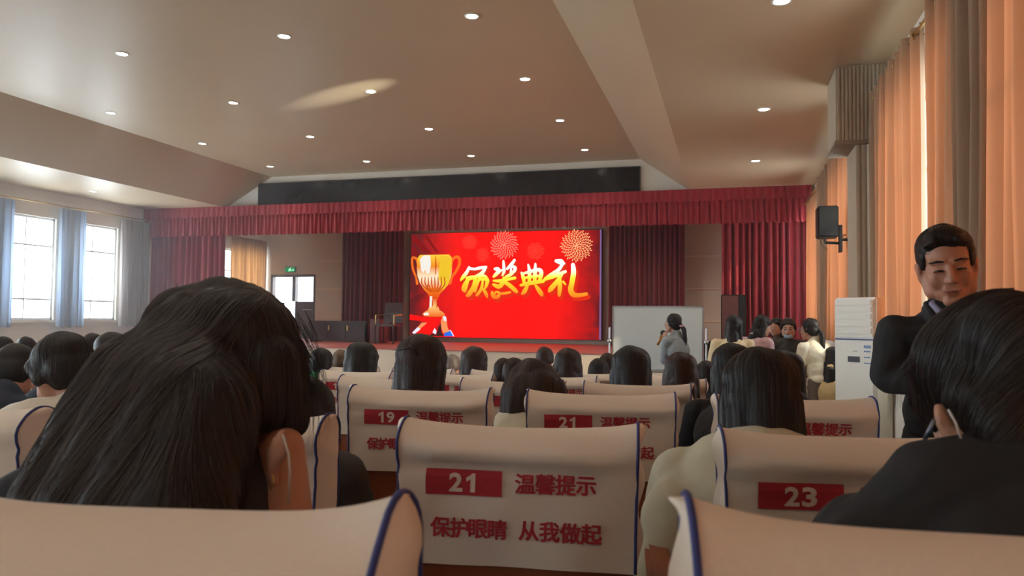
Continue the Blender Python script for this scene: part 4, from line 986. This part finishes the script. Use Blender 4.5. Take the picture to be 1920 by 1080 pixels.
# --- row by row heads in the middle
def clip(root, base, L, R, f, sd, up, s):
    obj('hair_clip', tube(B(), [L((-.10, -.06, .06))-base, L((-.06, -.10, .055))-base, L((-.01, -.118, .06))-base, L((.02, -.115, .03))-base], [.001, .005, .007, .003], 6), M_hairb, root, True)
seated = [
 # px, py(center), Y, hair, hair mat, jacket, label
 (790, 692, 2.98, 'bob', M_hairb, ('wine', (58, 34, 36)), 'girl with dark brown hair and a hair clip in front of the number 19 seat', 1.12, clip, 0),
 (1000, 738, 2.80, 'long', M_hairb, ('cream_down', (196, 188, 164)), 'girl with long brown hair between the number 19 and 21 seats', 1.0, None, -.12),
 (1425, 752, 1.98, 'bob', M_hair, ('cream_puffer', (186, 182, 160)), 'student with a big round black head in front of the number 23 seat', 1.0, None, 0),
 (1183, 700, 3.95, 'bob', M_hair, ('black', (28, 28, 32)), 'student with a round black head left of the whiteboard girl', 1.08, None, 0),
 (1276, 703, 4.3, 'long', M_hairb, ('tan', (150, 120, 90)), 'long haired student below the whiteboard', .95, None, 0),
 (1372, 697, 3.3, 'bob', M_hair, ('black', (28, 28, 32)), 'black haired student behind the big round head, below the cream sweater', .9, None, 0),
 (1325, 712, 4.9, 'short', M_hair, ('black', (28, 28, 32)), 'small dark head right of the long haired student below the whiteboard', .9, None, 0),
 (1470, 705, 4.0, 'bob', M_hair, ('navy', (36, 44, 60)), 'dark head just left of the girl in the bright white top', .95, None, .3),
 (678, 683, 4.75, 'bob', M_hair, ('black', (28, 28, 32)), 'student with a smooth black bob near the stage desk', 1.2, None, 0),
 (640, 680, 6.2, 'short', M_hairblond, ('olive', (90, 86, 60)), 'light brown haired head left of the black bob', .9, None, 0),
 (603, 681, 5.3, 'bob', M_hair, ('green', (40, 130, 84)), 'black haired student in a green top beside the long haired girl', .9, None, 0),
 (889, 684, 5.9, 'bob', M_hairb, ('black', (28, 28, 32)), 'dark brown bob below the left part of the big screen', 1.15, None, 0),
 (849, 687, 7.4, 'short', M_hairgrey, ('grey', (110, 104, 100)), 'small greyish head beside the dark brown bob', .95, None, 0),
 (945, 702, 5.3, 'short', M_hairb, ('black', (28, 28, 32)), 'short haired boy with spiky hair left of the long brown hair', .9, None, 0),
 (965, 708, 4.4, 'short', M_hairb, ('wine', (58, 34, 36)), 'short haired student right behind the long brown hair', .9, None, 0),
 (1021, 675, 7.2, 'short', M_hairb, ('black', (28, 28, 32)), 'round dark head just below the middle of the big screen', .98, None, 0),
 (1065, 688, 5.2, 'long', M_hairb, ('black', (28, 28, 32)), 'student with straight long dark hair below the big screen', 1.0, None, 0),
 (1122, 702, 5.6, 'short', M_hair, ('black', (28, 28, 32)), 'low dark head at the left of the round black head', .9, None, 0),
 (1140, 690, 6.0, 'short', M_hairb, ('black', (28, 28, 32)), 'brown head peeking out behind the round black head', .9, None, 0),
 (8, 655, 6.0, 'short', M_hair, ('navy', (36, 44, 60)), 'dark head at the left frame edge below the first bright window', 1.0, None, 0),
 (50, 652, 7.0, 'bob', M_hair, ('pink', (190, 120, 130)), 'dark head with pink collar below the first bright window', 1.0, None, 0),
 (95, 645, 8.2, 'short', M_hair, ('navy', (36, 44, 60)), 'dark head below the curtain between the bright windows', 1.0, None, 0),
 (175, 650, 6.0, 'bob', M_hair, ('navy', (36, 44, 60)), 'dark head below the second bright window', 1.0, None, 0),
]
def hxF(L, R, f, sd, up, s):
    return [cap(at(985, 740, Y=2.74), at(965, 830, Y=2.70), .095, .06), cap(at(1010, 735, Y=2.74), at(1000, 830, Y=2.70), .09, .06), cap(at(1030, 735, Y=2.76), at(1030, 830, Y=2.72), .07, .05)]
for i, (px, py, Y, hs, hm, jc, lab, s, ex, hy) in enumerate(seated):
    person(lab, at(px, py, Y=Y), .1+hy, -.25, 0, by=.1, hair=hs, hm=hm, vox=.011 if Y < 3.5 else .016, s=s, jm=cloth(*jc), group='seated audience', extra=ex, hairx=hxF if px == 1000 else None, fat=1.3 if 'puffer' in jc[0] else 1.0, sh=.19 if 'puffer' in jc[0] else .165, groomn=300 if Y < 3.1 else 130 if Y < 6.5 else 0, jx=[cap(at(1335, 880, Y=1.88), at(1268, 960, Y=1.80), .065, .075), cap(at(1268, 960, Y=1.80), at(1248, 1100, Y=1.76), .075, .075)] if 'puffer' in jc[0] else None)

# --- standing man in a dark suit
h = at(1775, 498, Y=2.62)
def exM(root, base, L, R, f, sd, up, s):
    vx = .0022
    for q in (-1, 1):
        part_blob(root, base, 'eyebrow', [cap(L((q*.016, .0890, .026)), L((q*.032, .0865, .0285)), .0030, .0040), cap(L((q*.032, .0865, .0285)), L((q*.052, .073, .024)), .0040, .0022)], M_hair, vx)
        part_blob(root, base, 'eye', [cap(L((q*.018, .0860, -.002)), L((q*.030, .0865, -.0005)), .0026, .0038), cap(L((q*.030, .0865, -.0005)), L((q*.044, .0790, -.003)), .0038, .0020)], mat('eye_dark', (26, 18, 16), .3), vx*.7)
    part_blob(root, base, 'lips', [cap(L((-.023, .0855, -.067)), L((0, .0905, -.0645)), .002, .0032), cap(L((.023, .0855, -.067)), L((0, .0905, -.0645)), .002, .0032), cap(L((-.012, .0865, -.0705)), L((.012, .0865, -.0705)), .0034)], M_lip, vx)
    # shirt collar and jumper v
    n0 = L((0, -.03, -.135))
    part_blob(root, base, 'shirt_collar', [cap(L((-.052, .0, -.118)), L((-.012, .062, -.178)), .013, .010), cap(L((.052, .0, -.118)), L((.012, .062, -.178)), .013, .010), cap(L((-.052, .0, -.118)), L((0, -.06, -.10)), .012), cap(L((.052, .0, -.118)), L((0, -.06, -.10)), .012)], cloth('lilac', (150, 146, 176), .1), .004)
    part_blob(root, base, 'jumper', [ell(L((0, .052, -.20)), (.034, .016, .05), R)], cloth('plum', (62, 48, 66), .2), .004)
    for q in (-1, 1): part_blob(root, base, 'lapel', [cap(L((q*.066, -.01, -.118)), L((q*.045, .075, -.20)), .013, .016), cap(L((q*.045, .075, -.20)), L((q*.008, .10, -.31)), .016, .010)], cloth('suit', (33, 31, 32), .1), .005)
hyM = math.radians(180-28); byM = math.radians(180-35)
f_ = rot3(byM)@Vector((0, 1, 0)); sd_ = rot3(byM)@Vector((1, 0, 0))
# his right arm (camera left) akimbo
g = zf(2.6)
elR = at(1664, 705, Y=2.72); wrR = at(1750, 725, Y=2.62)
elL = at(1905, 720, Y=2.75); wrL = at(1880, 790, Y=2.50)
person('standing man in a dark suit by the curtains, looking down with arm bent', h, math.radians(180-8), math.radians(-12), math.radians(7), by=math.radians(180-4), pose='stand', hair='man', hm=M_hair, skin=M_skinm, jm=cloth('suit', (33, 31, 32), .15), vox=.0055, s=1.0, extra=exM, arms=[(elL, wrL), (elR, wrR)], pelvis=(at(1790, 780, Y=2.95).x, 2.95, g+.80), hvox=.0045, sh=.155, fat=1.0, collar='none', drop=.082, groomn=500, flow=lambda p: (p-at(1790, 438, Y=2.75))*6+Vector((0, -.6, 0)))

# --- group by the whiteboard
def exMic(root, base, L, R, f, sd, up, s):
    a, b = at(1244, 622, Y=9.15), at(1233, 647, Y=9.10)
    obj('scrunchie', torus(B(), L((0, -.125, -.02))-base, .022, .012, 'Z'), mat('pink_scrunchie', (214, 150, 150), .8), root, True)
    obj('glasses', tube(B(), [L((.075, .0, .005))-base, L((.04, .098, .0))-base, L((-.04, .098, 0))-base, L((-.075, 0, .005))-base], .0025, 6), M_alu, root, True)
h = at(1261, 607, Y=9.3)
a, b = at(1244, 622, Y=9.2), at(1233, 647, Y=9.2); mid = a.lerp(b, .45)
fw = rot3(1.05)@Vector((0, 1, 0)); sw = rot3(1.05)@Vector((1, 0, 0))
arms = [(h+Vector((0, 0, -.42))-sw*.22+fw*.05, mid-Vector((0, 0, .06))+fw*(-.05)), (h+Vector((0, 0, -.42))+sw*.16-fw*.06, h+Vector((0, 0, -.62))+sw*.14+fw*.06)]
arms[0] = (h+Vector((0, 0, -.44))-sw*.08+fw*.06, mid-fw*.05-Vector((0, 0, .07)))
person('girl with a ponytail in a pale denim jacket speaking into a microphone', h, 1.15, .05, 0, by=1.0, pose='stand', hair='pony', vox=.009, s=.98, jm=cloth('denim', (142, 152, 156)), arms=arms, extra=exMic, hvox=.007)
t = empty('microphone', b, 0, 'black headed microphone with gold handle in the hand of the denim jacket girl', 'microphone')
obj('handle', tube(B(), [(0, 0, 0), (a-b)*.72], [.014, .019], 12), mat('gold_handle', (170, 120, 70), .35, metal=.6), t, True)
bm = B(); bmesh.ops.create_icosphere(bm, subdivisions=2, radius=.034, matrix=Matrix.Translation((a-b)*.92)); obj('grille', bm, M_black, t, True)
h = at(1377, 612, Y=8.7)
person('girl in a cream sweater with dark hair, seen from behind by the loudspeaker', h, -.5, 0, 0, by=.05, pose='stand', hair='long', hm=M_hair, vox=.011, s=.98, jm=cloth('cream', (224, 204, 164)), sh=.18)
def face(root, base, L, R, f, sd, up, s):
    for q in (-1, 1):
        part_blob(root, base, 'eye', [cap(L((q*.020, .090, -.001)), L((q*.042, .083, -.001)), .0055, .0035)], mat('eye_dark', (26, 18, 16), .3), .003)
        part_blob(root, base, 'eyebrow', [cap(L((q*.016, .092, .022)), L((q*.048, .078, .024)), .004, .003)], M_hair, .003)
    part_blob(root, base, 'lips', [cap(L((-.020, .089, -.064)), L((.020, .089, -.064)), .006)], mat('lip_pink', (170, 84, 84), .5), .003)
def mask(root, base, L, R, f, sd, up, s):
    part_blob(root, base, 'face_mask', [ell(L((0, .052, -.085)), (.050, .046, .030), R)], mat('mask_blue', (150, 180, 200), .7), .006)
def glasses(root, base, L, R, f, sd, up, s):
    bm = B()
    for q in (-1, 1):
        torus(bm, (0, 0, 0), .024, .0025, 'Y', 14, 5)
        for v in bm.verts[-70:]: v.co = L(tuple(Vector((q*.032, .098, 0))+v.co))-base
        tube(bm, [L((q*.056, .095, .004))-base, L((q*.082, 0, .006))-base], .002, 5)
    obj('glasses', bm, M_alu, root, True)
h = at(1430, 612, Y=9.0)
person('girl in a pale pink coat and glasses turned to the right', h, -1.1, -.3, 0, by=-.7, pose='stand', hair='long', vox=.011, s=1.0, jm=cloth('pale_pink', (196, 158, 160)), extra=lambda *a: (glasses(*a), face(*a)))
h = at(1478, 616, Y=9.7)
person('smiling girl facing the camera with a mask pulled under her chin', h, math.pi-.1, -.1, 0, by=math.pi-.1, pose='stand', hair='bang', vox=.010, s=1.0, jm=cloth('black_olive', (58, 56, 50)), extra=lambda *a: (mask(*a), face(*a)))
h = at(1455, 614, Y=10.3)
person('partly hidden dark haired student between the pink coat and the masked girl', h, 2.6, 0, 0, by=2.6, pose='stand', hair='bob', vox=.014, s=.98, jm=cloth('olive_grey', (96, 90, 76)))
h = at(1517, 618, Y=9.0)
person('girl with a ponytail and glasses in a sunlit white top facing left', h, .95, -.05, 0, by=.7, pose='stand', hair='pony', vox=.009, s=1.0, jm=cloth('white', (238, 226, 200)), tm=cloth('grey_brown', (120, 104, 92)), extra=lambda *a: (glasses(*a), face(*a)), hvox=.007)
h = at(1562, 672, Y=8.9)
person('crouching student in a cream coat with dark hair beside the air conditioner', h, -.4, -.3, 0, by=-.3, pose='sit', hair='long', vox=.014, s=.95, jm=cloth('cream_coat', (214, 184, 130)), fat=1.2, pelvis=(h.x+.02, 8.8, zf(8.9)+.30))

# added volumes imitating lens glare: thin haze, denser by the bright left windows
def haze(name, x0, x1, y0, y1, dens, col, label):
    vm = bpy.data.materials.new(name); vm.use_nodes = True; N = vm.node_tree.nodes; N.remove(N['Principled BSDF'])
    v = N.new('ShaderNodeVolumeScatter'); v.inputs['Color'].default_value = (*col, 1); v.inputs['Density'].default_value = dens; v.inputs['Anisotropy'].default_value = .2
    vm.node_tree.links.new(v.outputs[0], N['Material Output'].inputs['Volume'])
    tag(obj(name, mbox(x0, x1, y0, y1, -.6, ZC+.3), vm), label, 'haze', kind='stuff')
haze('haze', -8.4, XR-.01, YR+.1, YB-.01, .002, (.95, .95, 1), 'very thin haze of added lens glare over the hall')
haze('window_haze', XL+.01, -8.41, YR+.1, YB-.01, .024, (.88, .94, 1), 'bluish haze of added lens glare by the bright windows')
